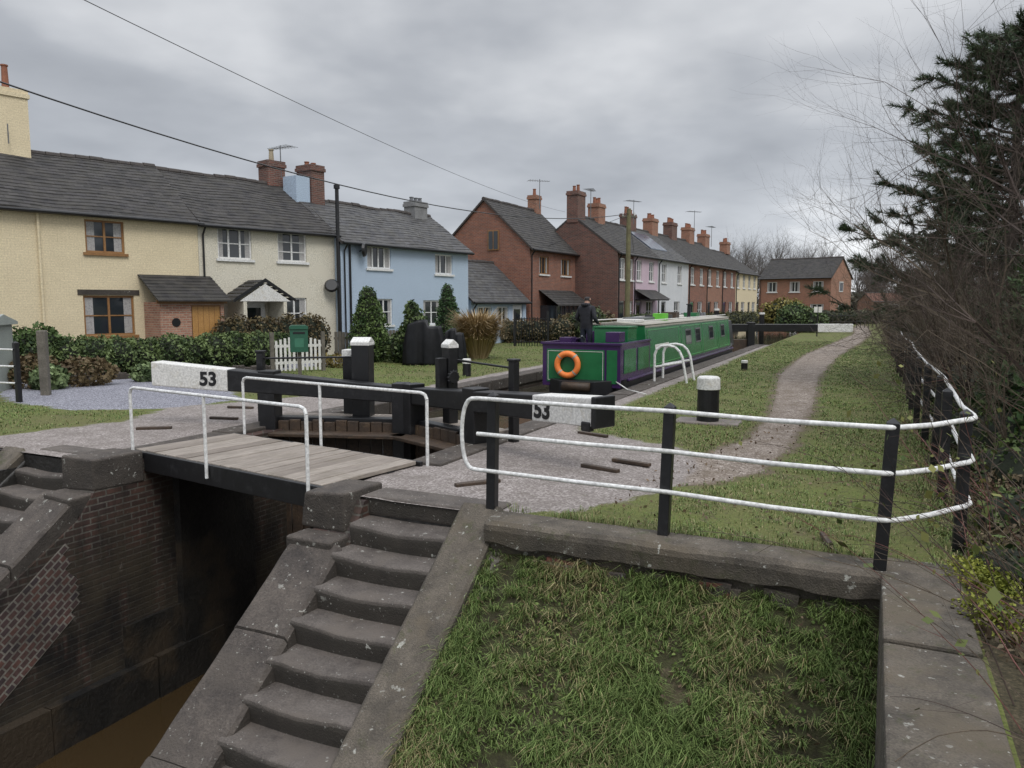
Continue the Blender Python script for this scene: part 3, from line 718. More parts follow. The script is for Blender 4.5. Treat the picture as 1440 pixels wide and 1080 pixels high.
# ---------------------------------------------------------------- houses
def windowparts(W,x0,x1,z0,z1,y,fm,cols=2,rows=2,sill=None,curt=True,t=.06,d=.05):
    W.box(x0,x1,y,y+d,z0,z0+t,fm); W.box(x0,x1,y,y+d,z1-t,z1,fm); W.box(x0,x0+t,y,y+d,z0+t+.001,z1-t-.001,fm); W.box(x1-t,x1,y,y+d,z0+t+.001,z1-t-.001,fm)
    for i in range(1,cols): 
        xm=x0+(x1-x0)*i/cols; W.box(xm-t*.55,xm+t*.55,y+.004,y+d-.004,z0+t+.001,z1-t-.001,fm)
    for i in range(cols):
        a=x0+(x1-x0)*i/cols+t*.56; b=x0+(x1-x0)*(i+1)/cols-t*.56
        for j in range(1,rows):
            zm=z0+(z1-z0)*j/rows; W.box(a,b,y+.01,y+d-.01,zm-t*.3,zm+t*.3,fm)
    W.poly([(x0+.02,y+d*.7,z0+.02),(x1-.02,y+d*.7,z0+.02),(x1-.02,y+d*.7,z1-.02),(x0+.02,y+d*.7,z1-.02)],glass)
    if curt:
        n=8; w=(x1-x0)*random.uniform(.13,.22)
        for a,b in ((x0+t,x0+t+w),(x1-t-w,x1-t)):
            q=[];
            for i in range(n+1):
                u=i/n; xx=a+(b-a)*u; yy=y+d*.7-.003-.002*(i%2); q.append((xx,yy,z0+t)); q.append((xx,yy,z1-t-.001))
            W.solid(q,[(2*i,2*i+2,2*i+3,2*i+1) for i in range(n)],curtain)
    if sill: W.box(x0-.08,x1+.08,-.07,y+.02,z0-.09,z0-.002,sill)
def facade(W,x0,x1,z0,z1,ops,m,rev=.12):
    X=sorted(set([x0,x1]+[o[0] for o in ops]+[o[1] for o in ops])); Z_=sorted(set([z0,z1]+[o[2] for o in ops]+[o[3] for o in ops]))
    for i in range(len(X)-1):
        for j in range(len(Z_)-1):
            cx=(X[i]+X[i+1])/2; cz=(Z_[j]+Z_[j+1])/2
            if any(o[0]<cx<o[1] and o[2]<cz<o[3] for o in ops): continue
            W.poly([(X[i],0,Z_[j]),(X[i+1],0,Z_[j]),(X[i+1],0,Z_[j+1]),(X[i],0,Z_[j+1])],m)
    for a,b,c,d in [o[:4] for o in ops]:
        W.poly([(a,0,c),(a,rev,c),(a,rev,d),(a,0,d)],m);W.poly([(b,0,c),(b,rev,c),(b,rev,d),(b,0,d)],m)
        W.poly([(a,0,d),(b,0,d),(b,rev,d),(a,rev,d)],m);W.poly([(a,0,c),(b,0,c),(b,rev,c),(a,rev,c)],m)
def roof(R,x0,x1,depth,eave,ridge,m,ov=.22,verge=.12,under=None,sag=0):
    half=depth/2; n=max(8,int(math.hypot(half,ridge-eave)/.2)); sl=(ridge-eave)/half
    X0,X1=x0-verge,x1+verge; nseg=max(4,int((X1-X0)/.3))
    for side in (0,1):
        for i in range(n):
            f0=i/n; f1=(i+1)/n
            def pt(f,up,x):
                y=-ov+(half+ov)*f; z=eave-ov*sl+(ridge-(eave-ov*sl))*f+up+sag*vnoise((x*.5,f*2,side*7+ridge))
                if side: y=depth-y
                return (x,y,z)
            P=[];
            for k in range(nseg+1):
                x=X0+(X1-X0)*k/nseg; j=random.uniform(-.012,.012) if sag else random.uniform(-.004,.004); P+=[pt(f0,.045+j,x),pt(f1,.022,x),pt(f0,.012,x)]
            F=[]
            for k in range(nseg): q=k*3; F+= [(q,q+3,q+4,q+1),(q,q+2,q+5,q+3)]
            R.solid(P,F,m)
    for x in (X0,X1):
        e0=eave-ov*sl
        R.poly([(x,-ov,e0+.04),(x,half,ridge+.03),(x,half,ridge-.1),(x,-ov,e0-.08)],under or ridgem)
        R.poly([(x,depth+ov,e0+.04),(x,half,ridge+.03),(x,half,ridge-.1),(x,depth+ov,e0-.08)],under or ridgem)
    for y in (-ov,depth+ov): 
        R.poly([(X0,y,eave-ov*sl-.08),(X1,y,eave-ov*sl-.08),(X1,y,eave-ov*sl+.04),(X0,y,eave-ov*sl+.04)],under or ridgem)
        R.poly([(X0,y,eave-ov*sl-.08),(X1,y,eave-ov*sl-.08),(X1,half,ridge-.1),(X0,half,ridge-.1)],under or ridgem)
    x=X0
    while x<X1-.05:
        w=min(.45,X1-x); r=.11+random.uniform(-.012,.012); zz=ridge+random.uniform(-.012,.012)+sag*vnoise((x*.5,2,ridge))
        R.tube((x+.008,half,zz),(x+w-.008,half,zz),r,r,ridgem,8); x+=w
def chimney(T,x,y,w,d,z0,z1,m,pots=2,pm=None,potH=.35):
    T.box(x-w/2,x+w/2,y-d/2,y+d/2,z0,z1-.25,m); T.box(x-w/2-.05,x+w/2+.05,y-d/2-.05,y+d/2+.05,z1-.249,z1-.12,m); T.box(x-w/2-.02,x+w/2+.02,y-d/2-.02,y+d/2+.02,z1-.119,z1,m)
    for i in range(pots):
        px=x-w/2+w*(i+.5)/pots; ph=potH*random.uniform(.8,1.25); T.tube((px,y,z1),(px,y,z1+ph),.11,.085,pm or potm,10); T.tube((px,y,z1+ph),(px,y,z1+ph+.04),.11,.11,pm or potm,10)
def house(name,P,d,L,depth,eave,ridge,wall,rm,ops,chims=(),fm=whitep,extra=None,gable=None,sillm=None,sag=0,gut=True,wtype=(2,2),verge=.12):
    ang=math.atan2(d[1],d[0]); e=empty(name,(P[0],P[1],0),ang)
    W=MB(); facade(W,0,L,-.3,eave,[o[:4] for o in ops],wall)
    g=gable or wall
    for x in (0,L): W.poly([(x,0,-.3),(x,depth,-.3),(x,depth,eave),(x,depth/2,ridge-.03),(x,0,eave)],g)
    W.poly([(0,depth,-.3),(L,depth,-.3),(L,depth,eave),(0,depth,eave)],wall)
    W.obj('walls',e)
    R=MB(); roof(R,0,L,depth,eave,ridge,rm,sag=sag,verge=verge); R.obj('roof',e)
    Q=MB()
    for o in ops:
        if len(o)>4 and o[4]=='door':
            dm=o[5]; Q.box(o[0],o[1],.08,.12,o[2],o[3],whitep); Q.box(o[0]+.07,o[1]-.07,.06,.079,o[2]+.02,o[3]-.07,dm)
            Q.box(o[0]+.2,o[1]-.2,.052,.0595,o[2]+1.15,o[3]-.25,glass); Q.box(o[0]+.2,o[1]-.2,.05,.0595,o[2]+.25,o[2]+.95,dm)
        else:
            c,r_=(o[4] if len(o)>4 else wtype); windowparts(Q,o[0],o[1],o[2],o[3],.05,(o[5] if len(o)>5 else fm),c,r_,sillm or whitep)
    if ops: Q.obj('windows_and_doors',e,)
    T=MB()
    for c in chims: chimney(T,*c)
    if gut:
        z=eave-.22*(ridge-eave)/(depth/2)-.02
        T.tube((-.1,-.28,z),(L+.1,-.28,z),.055,.055,blackp,8)
        for x in (.15,): T.path([(x,-.28,z),(x,-.06,z-.3),(x,-.06,0)],.035,blackp,6)
    if extra: extra(T)
    T.obj('chimneys_and_gutters',e)
    return e
dC=(.657,.754)
o6=5.0
def ex_cream(T):
    a=3.85+o6;b=6.0+o6
    T.box(a,a+1.02,-1.15,-.01,-.3,2.1,porchbrick); T.box(a+1.021,b,-1.15,-1.05,2.0,2.2,porchbrick); T.box(b-.12,b,-1.15,-.01,-.3,1.99,porchbrick)
    T.box(a+1.06,b-.14,-1.12,-1.06,.0,1.99,doorwood)
    for k in range(1,5): 
        x=a+1.06+(b-.14-a-1.06)*k/5; T.box(x-.006,x+.006,-1.126,-1.119,.05,1.95,brownwood)
    T.tube((a+.5,-1.17,1.45),(a+.5,-1.155,1.45),.14,.14,blackp,16)
    T.box(a+1.021,b-.13,-1.13,-1.04,2.0-.05,1.999,brownwood)
    n=8
    for i in range(n):
        f0=i/n;f1=(i+1)/n
        y0=-1.4+1.4*f0;y1=-1.4+1.4*f1;z0=2.12+.85*f0;z1=2.12+.85*f1
        T.solid([(a-.15,y0,z0+.05),(b+.15,y0,z0+.05),(b+.15-.0,y1,z1+.02),(a-.15,y1,z1+.02),(a-.15,y0,z0),(b+.15,y0,z0),(b+.15,y1,z1-.03),(a-.15,y1,z1-.03)],[(0,1,2,3),(0,4,5,1),(0,3,7,4),(1,5,6,2),(4,7,6,5)],slate)
    T.box(a-.1,b+.1,-1.2,-1.151,2.05,2.2,brownwood)
    for o in ((2.0,3.6,2.32),(-3.2,-1.7,2.32)): T.box(o[0]+o6-.12,o[1]+o6+.12,-.03,.0-.001,o[2]+.002,o[2]+.16,stone)
    T.tube((.9+o6+.0,-.07,4.7),(.9+o6,-.07,0),.04,.04,cream,8)
    T.box(1.0+o6,1.03+o6,2.4,2.43,7.0,7.6,metalg)
opsA=[(2.19+o6,3.35+o6,3.62,4.62),(2.03+o6,3.55+o6,1.05,2.3),(-2.9+o6,-1.0+o6+.2,3.62,4.62),(-2.9+o6,-.75+o6,1.05,2.3)]
house('cream_cottage',(-14.5-dC[0]*o6,22.1-dC[1]*o6),dC,5.77+o6,6,4.9,6.95,cream,slate,opsA,chims=[(1.2+o6,3,.95,.8,6.2,8.75,cream,1,potm,.6),],fm=brownwood,extra=ex_cream,sillm=brownwood,sag=.09,verge=.0)
def ex_white(T):
    o=5.77; c=7.6-o
    for sg in (-1,1):
        n=6
        for i in range(n):
            f0=i/n;f1=(i+1)/n
            x0_=c+sg*1.25*(1-f0);x1_=c+sg*1.25*(1-f1);z0=2.12+.75*f0;z1=2.12+.75*f1
            T.solid([(x0_,-1.1,z0+.05),(x0_,0,z0+.05),(x1_,0,z1+.02),(x1_,-1.1,z1+.02),(x0_,-1.1,z0-.03),(x1_,-1.1,z1-.05)],[(0,1,2,3),(0,3,5,4)],slate)
        T.solid([(c+sg*1.2,-1.12,2.1),(c+sg*1.2,-1.12,2.22),(c,-1.12,2.94),(c,-1.12,2.8)],[(0,1,2,3)],blackp)
    T.poly([(c-1.0,-1.09,2.13),(c+1.0,-1.09,2.13),(c,-1.09,2.75)],worn_white)
    T.box(c-.85,c-.72,-1.08,-.0,-.2,2.12,whitewash); T.box(c+.72,c+.85,-1.08,-.0,-.2,2.12,whitewash)
    T.box(c-.55,c+.55,-.12,-.02,0,2.1,whitep); T.box(c-.36,c+.36,-.14,-.121,1.0,1.9,glass)
    T.tube((5.2,-.02,2.7),(5.2,-.3,2.75),.02,.02,blackp,6); T.tube((5.2,-.3,2.75),(5.15,-.36,2.78),.28,.22,blackp,14)
    T.tube((5.55,-.3,0.2),(5.55,-.3,6.5),.075,.075,blackp,10); T.tube((5.55,-.3,6.5),(5.55,-.3,6.65),.12,.12,blackp,10)
opsB=[(.7,2.0,3.62,4.7,(3,2),whitep),(3.06,4.3,3.62,4.7,(2,3),whitep),(2.65,4.25,1.1,2.27,(3,2),whitep)]
house('white_cottage',(-14.5+dC[0]*5.78,22.1+dC[1]*5.78),dC,5.6,6,4.86,6.9,whitewash,slate,opsB,chims=[(4.9,3.2,.8,.7,6.2,7.85,darkbrick,1,potc,.45)],extra=ex_white,sag=.09,verge=.0)
dB=(.565,.825)
greyr=M('grey_chimney',(.3,.3,.3),(.2,.2,.2))
def ex_blue(T):
    T.box(-.25,.45,2.2,3.0,5.2,7.2,bluewash); chimney(T,.85,2.6,.7,.9,5.2,7.75,darkbrick,2,potm,.1)
    T.tube((1.0,-.02,4.15),(1.0,-.25,4.2),.02,.02,blackp,6); T.tube((1.0,-.25,4.2),(1.05,-.33,4.2),.3,.25,blackp,14)
    T.path([(.45,-.05,4.4),(.45,-.05,.2)],.05,blackp,6)
opsC=[(1.45,2.85,3.5,4.42,(4,1),whitep),(5.75,7.0,3.4,4.3,(3,1),whitep),(1.9,2.9,1.15,2.25,(2,2),whitep),(4.9,6.1,1.1,2.2,(2,2),whitep)]
house('blue_cottage',(-6.75,30.5),dB,8.2,5,4.6,6.35,bluewash,slate2,opsC,chims=[(7.3,2.5,.9,.7,5.6,6.95,greyr,3,metalg,.2)],extra=ex_blue,sag=.08)
opsD=[(.5,1.7,.9,1.9,(2,1),whitep),(3.6,4.6,.0,2.0,'door',whitep),(2.2,3.2,.9,1.9,(2,1),whitep)]
house('garage_extension',(-2.0,37.8),dB,4.9,4.6,2.3,4.3,bluewash,slate2,opsD)
dA=(.469,.883)
def ex_A(T):
    for y,z,w,h in ((1.9,5.0,.7,1.1),(2.0,2.9,.8,1.1)):
        T.box(-.06,-.012,y,y+w,z,z+h,brownwood); T.box(-.075,-.061,y+.06,y+w/2-.03,z+.06,z+h-.06,glass); T.box(-.075,-.061,y+w/2+.03,y+w-.06,z+.06,z+h-.06,glass)
    T.box(1.3,5.6,-1.0,-.02,0,.9,redbrick); T.box(1.3,5.6,-.98,-.02,.9,1.95,glass)
    for k in range(8): x=1.3+4.3*k/7; T.box(x-.05,x+.05,-1.01,-.97,.9,1.95,blackp)
    n=6
    for i in range(n):
        f0=i/n;f1=(i+1)/n; y0=-1.2+1.2*f0;y1=-1.2+1.2*f1;z0=1.95+.85*f0;z1=1.95+.85*f1
        T.solid([(1.1,y0,z0+.05),(5.8,y0,z0+.05),(5.8,y1,z1+.02),(1.1,y1,z1+.02),(1.1,y0,z0-.03),(5.8,y0,z0-.03)],[(0,1,2,3),(0,4,5,1)],slate)
opsE=[(1.2,2.4,3.7,4.7,(3,1),brownwood),(4.1,5.5,3.7,4.7,(3,1),brownwood)]
house('brick_house',(.97,42.1),dA,6.8,5.7,5.2,7.85,redbrick,slate,opsE,chims=[(6.4,2.9,.7,.6,7,8.8,orangebrick,1)],extra=ex_A,fm=brownwood)
dT=(.504,.864); T0=(6.3,46.2)
def row(name,w0,w1,wall,chims,rm=slate,doorm=blackp,gable=None,eave=5.2,ridge=7.45,ex=None):
    L=w1-w0; n=max(1,round(L/4.8)); ops=[]
    for k in range(n):
        a=L*k/n; w=L/n
        ops+=[(a+w*.12,a+w*.12+.95,3.5,4.8,(2,2),whitep),(a+w*.62,a+w*.62+.95,3.5,4.8,(2,2),whitep),(a+w*.12,a+w*.12+.95,0.05,2.2,'door',doorm),(a+w*.52,a+w*.52+1.3,.9,2.2,(2,2),whitep)]
    house(name,(T0[0]+dT[0]*w0,T0[1]+dT[1]*w0),dT,L-.01,6,eave,ridge,wall,rm,ops,chims=chims,gable=gable,verge=.02,extra=ex)
row('brick_house',0,2.6,darkbrick,[(.5,3,1.1,.75,7,8.9,darkbrick,2)])
def hoodporch(T):
    x=.4
    T.box(x-.1,x+3.6,-1.0,-.02,2.25,2.33,blackp); T.solid([(x-.2,-1.1,2.33),(x+3.7,-1.1,2.33),(x+3.7,0,2.95),(x-.2,0,2.95)],[(0,1,2,3)],slate)
solar=paint('solar_panel_glass',(.08,.10,.14),.15)
def panels(T):
    for k in range(4):
        a=.5+k*.85; q=lambda y,u:5.2+.75*y+u
        T.solid([(a,.7,q(.7,.12)),(a+.8,.7,q(.7,.12)),(a+.8,2.3,q(2.3,.12)),(a,2.3,q(2.3,.12)),(a,.7,q(.7,.05)),(a+.8,.7,q(.7,.05)),(a+.8,2.3,q(2.3,.05)),(a,2.3,q(2.3,.05))],[(0,1,2,3),(0,4,5,1),(1,5,6,2),(2,6,7,3),(3,7,4,0)],solar)
row('pink_house',2.6,7.1,pinkwash,[(1.0,3,1.1,.75,7,8.5,orangebrick,3)],doorm=bpurple,ex=hoodporch)
row('white_house',7.1,13.9,whitew,[(2.0,3,1.3,.75,7,8.4,darkbrick,4),(6.6,3,1.3,.75,7,8.5,orangebrick,4)],rm=slate2,ex=panels)
row('brick_house',13.9,18.6,redbrick,[(4.4,3,1.3,.75,7,8.6,darkbrick,4)],doorm=bgreen)
row('brick_house',18.6,23.3,orangebrick,[(4.4,3,1.4,.75,7,8.6,orangebrick,4)])
row('brick_house',23.3,28,redbrick,[(4.4,3,1.4,.75,7,8.4,orangebrick,4)],doorm=bpurple)
row('cream_house',28,36.6,cream,[(7.2,3,1.2,.75,7,8.2,orangebrick,3)],eave=5.0,ridge=7.1)
opsF=[(.9,2.0,3.3,4.4,(2,1),whitep),(3.4,4.5,3.3,4.4,(2,1),whitep),(5.9,7.0,3.3,4.4,(2,1),whitep),(.9,2.3,.8,2.0,(2,1),whitep),(5.7,7.1,.8,2.0,(2,1),whitep),(3.5,4.4,0,2.1,'door',whitep)]
def ex_F(T):
    T.box(7.812,7.86,2.4,3.6,3.3,4.4,whitep); T.box(7.861,7.87,2.5,3.5,3.4,4.3,glass); T.box(7.812,7.86,2.4,3.6,.9,2.0,whitep); T.box(7.861,7.87,2.5,3.5,1,1.9,glass)
house('brick_house',(27.6,86),(.75,-.66),7.8,6.4,4.9,7.0,orangebrick,slate,opsF,extra=ex_F)
house('garage_block',(46,98),(.99,-.05),8,5,2.4,3.4,redbrick,M('tile_roof',(.2,.08,.05),(.13,.06,.04),3),[(1,3.4,0,2.1,'door',whitep),(5,7.4,0,2.1,'door',whitep)])

def aerial(x,y,z,h,rz):
    e=empty('tv_aerial',(x,y,z),rz); mb=MB(); mb.tube((0,0,0),(0,0,h),.025,.02,metalg,6); mb.tube((-.7,0,h-.1),(.6,0,h-.1),.015,.015,metalg,5)
    for k in range(9): xx=-.65+k*.15; l=.35-.02*k; mb.tube((xx,-l,h-.1),(xx,l,h-.1),.01,.01,metalg,4)
    mb.obj('mast_and_elements',e)
aerial(1.6,45.2,7.5,1.7,.3); aerial(5.0,49.5,7.4,1.9,1.2); aerial(8.2,52.5,7.4,1.6,.6); aerial(-9.5,32.2,7.2,1.3,2.6); aerial(14.3,61,7.4,1.9,.4); aerial(18.5,72,7.3,1.9,.9)
e=empty('utility_pole',(6,40,0)); mb=MB(); mb.tube((0,0,-.2),(0,0,6.9),.15,.11,polem,12); mb.box(-.35,.35,-.05,.05,6.45,6.55,greywood)
for x in (-.3,0,.3): mb.tube((x,0,6.55),(x,0,6.7),.035,.03,whitep,8)
mb.obj('pole',e)
def wire(name,P,r):
    mb=MB(); mb.path(P,r,blackp,5); mb.obj(name)
P=[]
for i in range(41):
    t=1.5*i/40; P.append((6-15.06*t,40-26*t,6.65-4.9*t+4.2*t*t))
wire('overhead_cable',P,.017)
P=[]
for i in range(31):
    t=1.4*i/30; P.append((3-8.3*t,44-34*t,7.2+(5.8-7.2)*t-2.2*t*(1-t)*.6))
wire('telephone_wire',P,.006)
wire('telephone_wire',[(6,40,6.6),(7.5,47.6,5.2)],.012); wire('telephone_wire',[(6,40,6.6),(2.0,44.5,5.3)],.012)

# ---------------------------------------------------------------- garden things
def hedge(name,P0,P1,h,w,n,cols,size=.05,base=0):
    P0=Vector(P0);P1=Vector(P1);L=(P1-P0).length; k=max(3,int(L/(w*.55))); B=[]
    for i in range(k+1):
        p=P0.lerp(P1,i/k); hh=h*random.uniform(.92,1.05); B.append((p.x+random.uniform(-.05,.05),p.y+random.uniform(-.05,.05),base+hh*.5,w*.62,w*.62,hh*.54))
    return shrub(name,B,n,size,cols,shell=.85)
DG=((.02,.035,.012),(.085,.12,.04)); 
hedge('garden_hedge',(-12.6,20.4),(-7.7,24.6),1.12,1.1,24000,((.03,.052,.02),(.15,.20,.075)),.055)
hedge('garden_hedge',(-9.6,25.6),(-7.2,28.4),1.62,.8,8000,((.06,.045,.025),(.15,.12,.06)),.06)
hedge('garden_hedge',(-13.6,19.9),(-12.6,20.6),1.4,.9,4000,((.02,.04,.015),(.09,.14,.045)),.07)
shrub('leafy_plant',[(-10.8,19.2,.3,.8,.5,.4),(-11.8,18.7,.3,.7,.5,.5)],2600,.07,((.06,.04,.02),(.17,.13,.07)),core=False)
shrub('leafy_plant',[(-11.2,18.4,.25,.4,.4,.35),(-12.6,18.4,.3,.5,.4,.45),(-9.6,20.3,.2,.5,.4,.3)],2400,.09,((.06,.09,.04),(.2,.26,.12)),core=False)
mb=MB()
for i in range(46):
    t=i/45; x=-12.2+4.9*t; y=19.6+4.1*t
    mb.box(x-.1,x+.1,y-.08,y+.08,-.05,.12+random.uniform(0,.08),stone,rz=random.uniform(-.5,1.2),jit=.02)
mb.obj('stone_edging',bevel=.02)
def cone(name,x,y,h,R,n,cols=DG,size=.05):
    B=[]
    for i in range(7):
        f=i/6; B.append((x+random.uniform(-.03,.03),y,h*(.12+.78*f),R*(1-.6*f**2.2)+.03,R*(1-.6*f**2.2)+.03,h*.17))
    return shrub(name,B,n,size,cols,shell=.82)
cone('conifer_shrub',-5.05,27,2.5,.70,9000,((.03,.06,.018),(.14,.20,.065)))
cone('conifer_shrub',-2.75,33,2.75,.6,7000,((.022,.05,.02),(.08,.135,.05)))
shrub('evergreen_shrub',[(-3.6,26.6,.7,.5,.5,.7),(-3.3,26.3,1.3,.4,.4,.6),(-3.45,26.4,1.8,.25,.25,.4),(-4.0,26.6,.5,.4,.4,.5)],4200,.08,((.02,.04,.015),(.12,.16,.06)),shell=.6)
shrub('garden_shrub',[(-5.6,24.6,.2,.35,.3,.25),(-6.2,24.9,.2,.3,.3,.25)],1000,.05,((.10,.07,.02),(.25,.2,.07)),core=False)
def clump(x,y,h,R,n,c0,c1,z=0):
    a=rng.random(n)*2*math.pi; rr=R*.35*np.sqrt(rng.random(n)); base=np.stack([x+rr*np.cos(a),y+rr*np.sin(a),np.full(n,z)],1)
    hh=h*(.5+.5*rng.random(n)); out=R*(.3+.9*rng.random(n)); dirv=np.stack([np.cos(a),np.sin(a)],1)
    mid=base+np.concatenate([dirv*(out*.45)[:,None],(hh*.75)[:,None]],1); tip=base+np.concatenate([dirv*out[:,None],(hh*(.65+.35*rng.random(n)))[:,None]],1)
    w=np.stack([-dirv[:,1],dirv[:,0],np.zeros(n)],1)*.018
    V=np.stack([base-w,base+w,mid+w,mid-w,tip],1).reshape(-1,3)
    t=rng.random((n,1)); Cc=np.repeat(np.array(c0)*(1-t)+np.array(c1)*t,5,axis=0)
    b=np.arange(n)[:,None]*5
    F=np.concatenate([b+np.array([0,1,2]),b+np.array([0,2,3]),b+np.array([3,2,4])],0)
    return V,F,Cc
V,F,Cc=clump(-1.25,28.6,2.0,.95,3400,(.25,.17,.08),(.58,.45,.27)); colmesh('pampas_grass',V,F,Cc,grassm)
def coverobj(name,x,y,w,d,h,seed):
    import bmesh
    bm=bmesh.new(); bmesh.ops.create_cube(bm,size=1); bmesh.ops.subdivide_edges(bm,edges=bm.edges,cuts=15,use_grid_fill=True)
    for v in bm.verts:
        p=v.co.copy(); t=p.z+.5; a=math.atan2(p.y,p.x); rr=max(abs(p.x),abs(p.y))*2
        tap=1-.22*t**2.5; hh=h*(1-.10*(abs(p.x)*2)**2) 
        top=h*(1.0 if p.x<.1 else .86)  # stepped outline: lid and side shelf
        q=Vector((p.x*w*tap,p.y*d*tap,t*min(hh,top)))
        fold=(.055*math.sin(a*9+seed)+.03*math.sin(a*17+seed*2))*(1-.75*t)*rr
        q.x+=fold*math.cos(a); q.y+=fold*math.sin(a); q.z+=.03*noise.noise(q*4)*t
        v.co=q
    me=bpy.data.meshes.new(name); bm.to_mesh(me); bm.free(); me.materials.append(cover)
    me.polygons.foreach_set('use_smooth',[True]*len(me.polygons))
    o=bpy.data.objects.new(name,me); scene.collection.objects.link(o); o.location=(x,y,0)
coverobj('covered_barbecue',-2.95,25.8,1.35,.8,1.5,1); coverobj('covered_garden_chair',-2.0,26.6,.75,.75,1.2,5)
e=empty('green_litter_box',(-5.9,21.2,0),.3); mb=MB(); mb.box(-.05,.05,-.05,.05,0,.8,greywood); mb.box(-.24,.24,-.17,.17,.72,1.35,bingreen); mb.prism([(-.25,1.351),(.25,1.351),(.25,1.42),(.18,1.46),(-.18,1.46),(-.25,1.42)],'y',-.2,.18,bingreen); mb.box(-.16,.16,-.178,-.171,1.22,1.28,blackp); mb.box(-.12,.12,-.176,-.171,.85,1.1,paint('box_lighter_green',(.04,.16,.1),.5)); mb.obj('box',e,bevel=.015)
e=empty('picket_gate',(-7.0,22.6,0),.55); mb=MB()
for k in range(11): mb.box(k*.13,k*.13+.07,0,.02,.05,.95+.12*math.sin(k*math.pi/10),worn_white)
mb.box(-.02,1.4,.021,.05,.25,.33,worn_white); mb.box(-.02,1.4,.021,.05,.75,.83,worn_white); mb.box(-.14,-.03,-.03,.08,0,1.2,greywood); mb.box(1.4,1.5,-.03,.08,0,1.2,greywood); mb.obj('pickets',e)
e=empty('timber_fence',(-6.2,26.8,0),.9); mb=MB()
for k in range(24): mb.box(k*.16,k*.16+.13,0,.02,.0,1.05+random.uniform(-.03,.03),greywood)
mb.box(0,3.9,.021,.06,.3,.38,greywood); mb.box(0,3.9,.021,.06,.8,.88,greywood); mb.obj('pales',e)
e=empty('storage_shed',(-12.9,17.0,0),.25); mb=MB(); mb.box(-1.5,1.1,0,1.5,0,1.55,shedm)
for z in np.arange(.12,1.5,.2): mb.box(-1.51,1.11,-.012,-.001,z,z+.17,shedm)
mb.prism([(-.1,1.55),(1.6,1.55),(1.6,1.62),(.75,1.8),(-.1,1.62)],'x',-1.6,1.2,shedm); mb.obj('walls_and_lid',e,bevel=.012)
mb=MB(); mb.box(-.09,.09,-.09,.09,-.1,1.45,greywood,jit=.01); mb.obj('timber_gatepost',loc=(-10.55,17.2,0),rz=.2,bevel=.015)
e=empty('iron_garden_gate',(.2,37,0),.1); mb=MB()
for k in range(12): mb.tube((k*.13,0,0),(k*.13,0,1.4),.018,.018,blackp,5)
mb.box(-.03,1.5,-.02,.02,1.3,1.34,blackp); mb.box(-.03,1.5,-.02,.02,.2,.24,blackp); mb.box(-.12,-.03,-.05,.05,0,1.7,blackp); mb.box(1.5,1.6,-.05,.05,0,1.7,blackp); mb.obj('bars',e)
BR=((.06,.045,.025),(.16,.13,.07))
hedge('garden_hedge',(-.2,40),(2.6,41),1.2,.8,2500,BR,.08)
hedge('garden_hedge',(2.4,37.5),(5.5,44),1.5,1.0,6000,BR,.08)
hedge('garden_hedge',(6.8,45),(9,49.5),1.4,.9,3500,((.03,.045,.02),(.1,.12,.05)),.08)
hedge('garden_hedge',(9.5,49.5),(22,70),1.35,.9,7000,((.04,.045,.02),(.12,.12,.05)),.09)
shrub('garden_shrub',[(4.2,41,1,.9,.9,1.0),(3.3,38,.8,.7,.7,.9)],2600,.09,((.03,.045,.02),(.09,.12,.05)),shell=.5)
shrub('garden_shrub',[(20.3,55,1.0,1.3,1.3,1.1),(21.3,54.5,.8,1.1,1,.9)],4200,.1,((.03,.055,.02),(.13,.18,.07)),shell=.7)
shrub('garden_shrub',[(22,62,1.3,2,1.3,1.2)],2500,.13,((.12,.11,.03),(.28,.24,.08)),shell=.7)
hedge('boundary_hedge',(24,72),(52,84),1.4,1.4,7000,((.04,.045,.025),(.11,.11,.06)),.14)
e=empty('black_railings',(21,60,0),.5); mb=MB()
for k in range(30): mb.tube((k*.5,0,0),(k*.5,0,1.1),.03,.03,blackp,5)
mb.box(0,14.6,-.02,.02,1.05,1.1,blackp); mb.box(0,14.6,-.02,.02,.55,.59,blackp); mb.obj('rails',e)
e=empty('information_sign',(19.1,48,0),0); mb=MB(); mb.tube((0,0,0),(0,0,1.9),.04,.04,blackp,8); mb.box(-.25,.25,-.03,-.01,1.5,1.85,worn_white); mb.obj('post_and_panel',e)
mb=MB(); mb.tube((0,0,.04),(.05,.3,.05),.03,.025,rustwood,8); mb.obj('broken_branch',loc=C(-.25,6.75,0))

# ---------------------------------------------------------------- grass
def blades(name,P,h,lean,w,Cc,rz=YAW,nd=None):
    n=len(P); a=rng.random(n)*2*math.pi
    if nd is not None: a=nd
    d=np.stack([np.cos(a),np.sin(a)],1); h=h[:,None]; lean=lean[:,None]
    up=np.array([0,0,1.0])
    D=np.concatenate([d,np.zeros((n,1))],1)
    m=P+up*h*.62+D*lean*h*.35; t=P+up*h*(1-.6*np.clip(lean,0,1.2))+D*lean*h*1.0
    ww=np.stack([-d[:,1],d[:,0],np.zeros(n)],1)*w[:,None]
    V=np.stack([P-ww,P+ww,m+ww*.8,m-ww*.8,t],1).reshape(-1,3)
    base=np.arange(n)[:,None]*5
    F=np.concatenate([base+np.array([0,1,2]),base+np.array([0,2,3]),base+np.array([3,2,4])],0)
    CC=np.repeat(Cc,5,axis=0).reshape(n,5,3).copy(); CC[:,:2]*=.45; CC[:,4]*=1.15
    return colmesh(name,V,F,CC.reshape(-1,3),grassm,rz=rz)
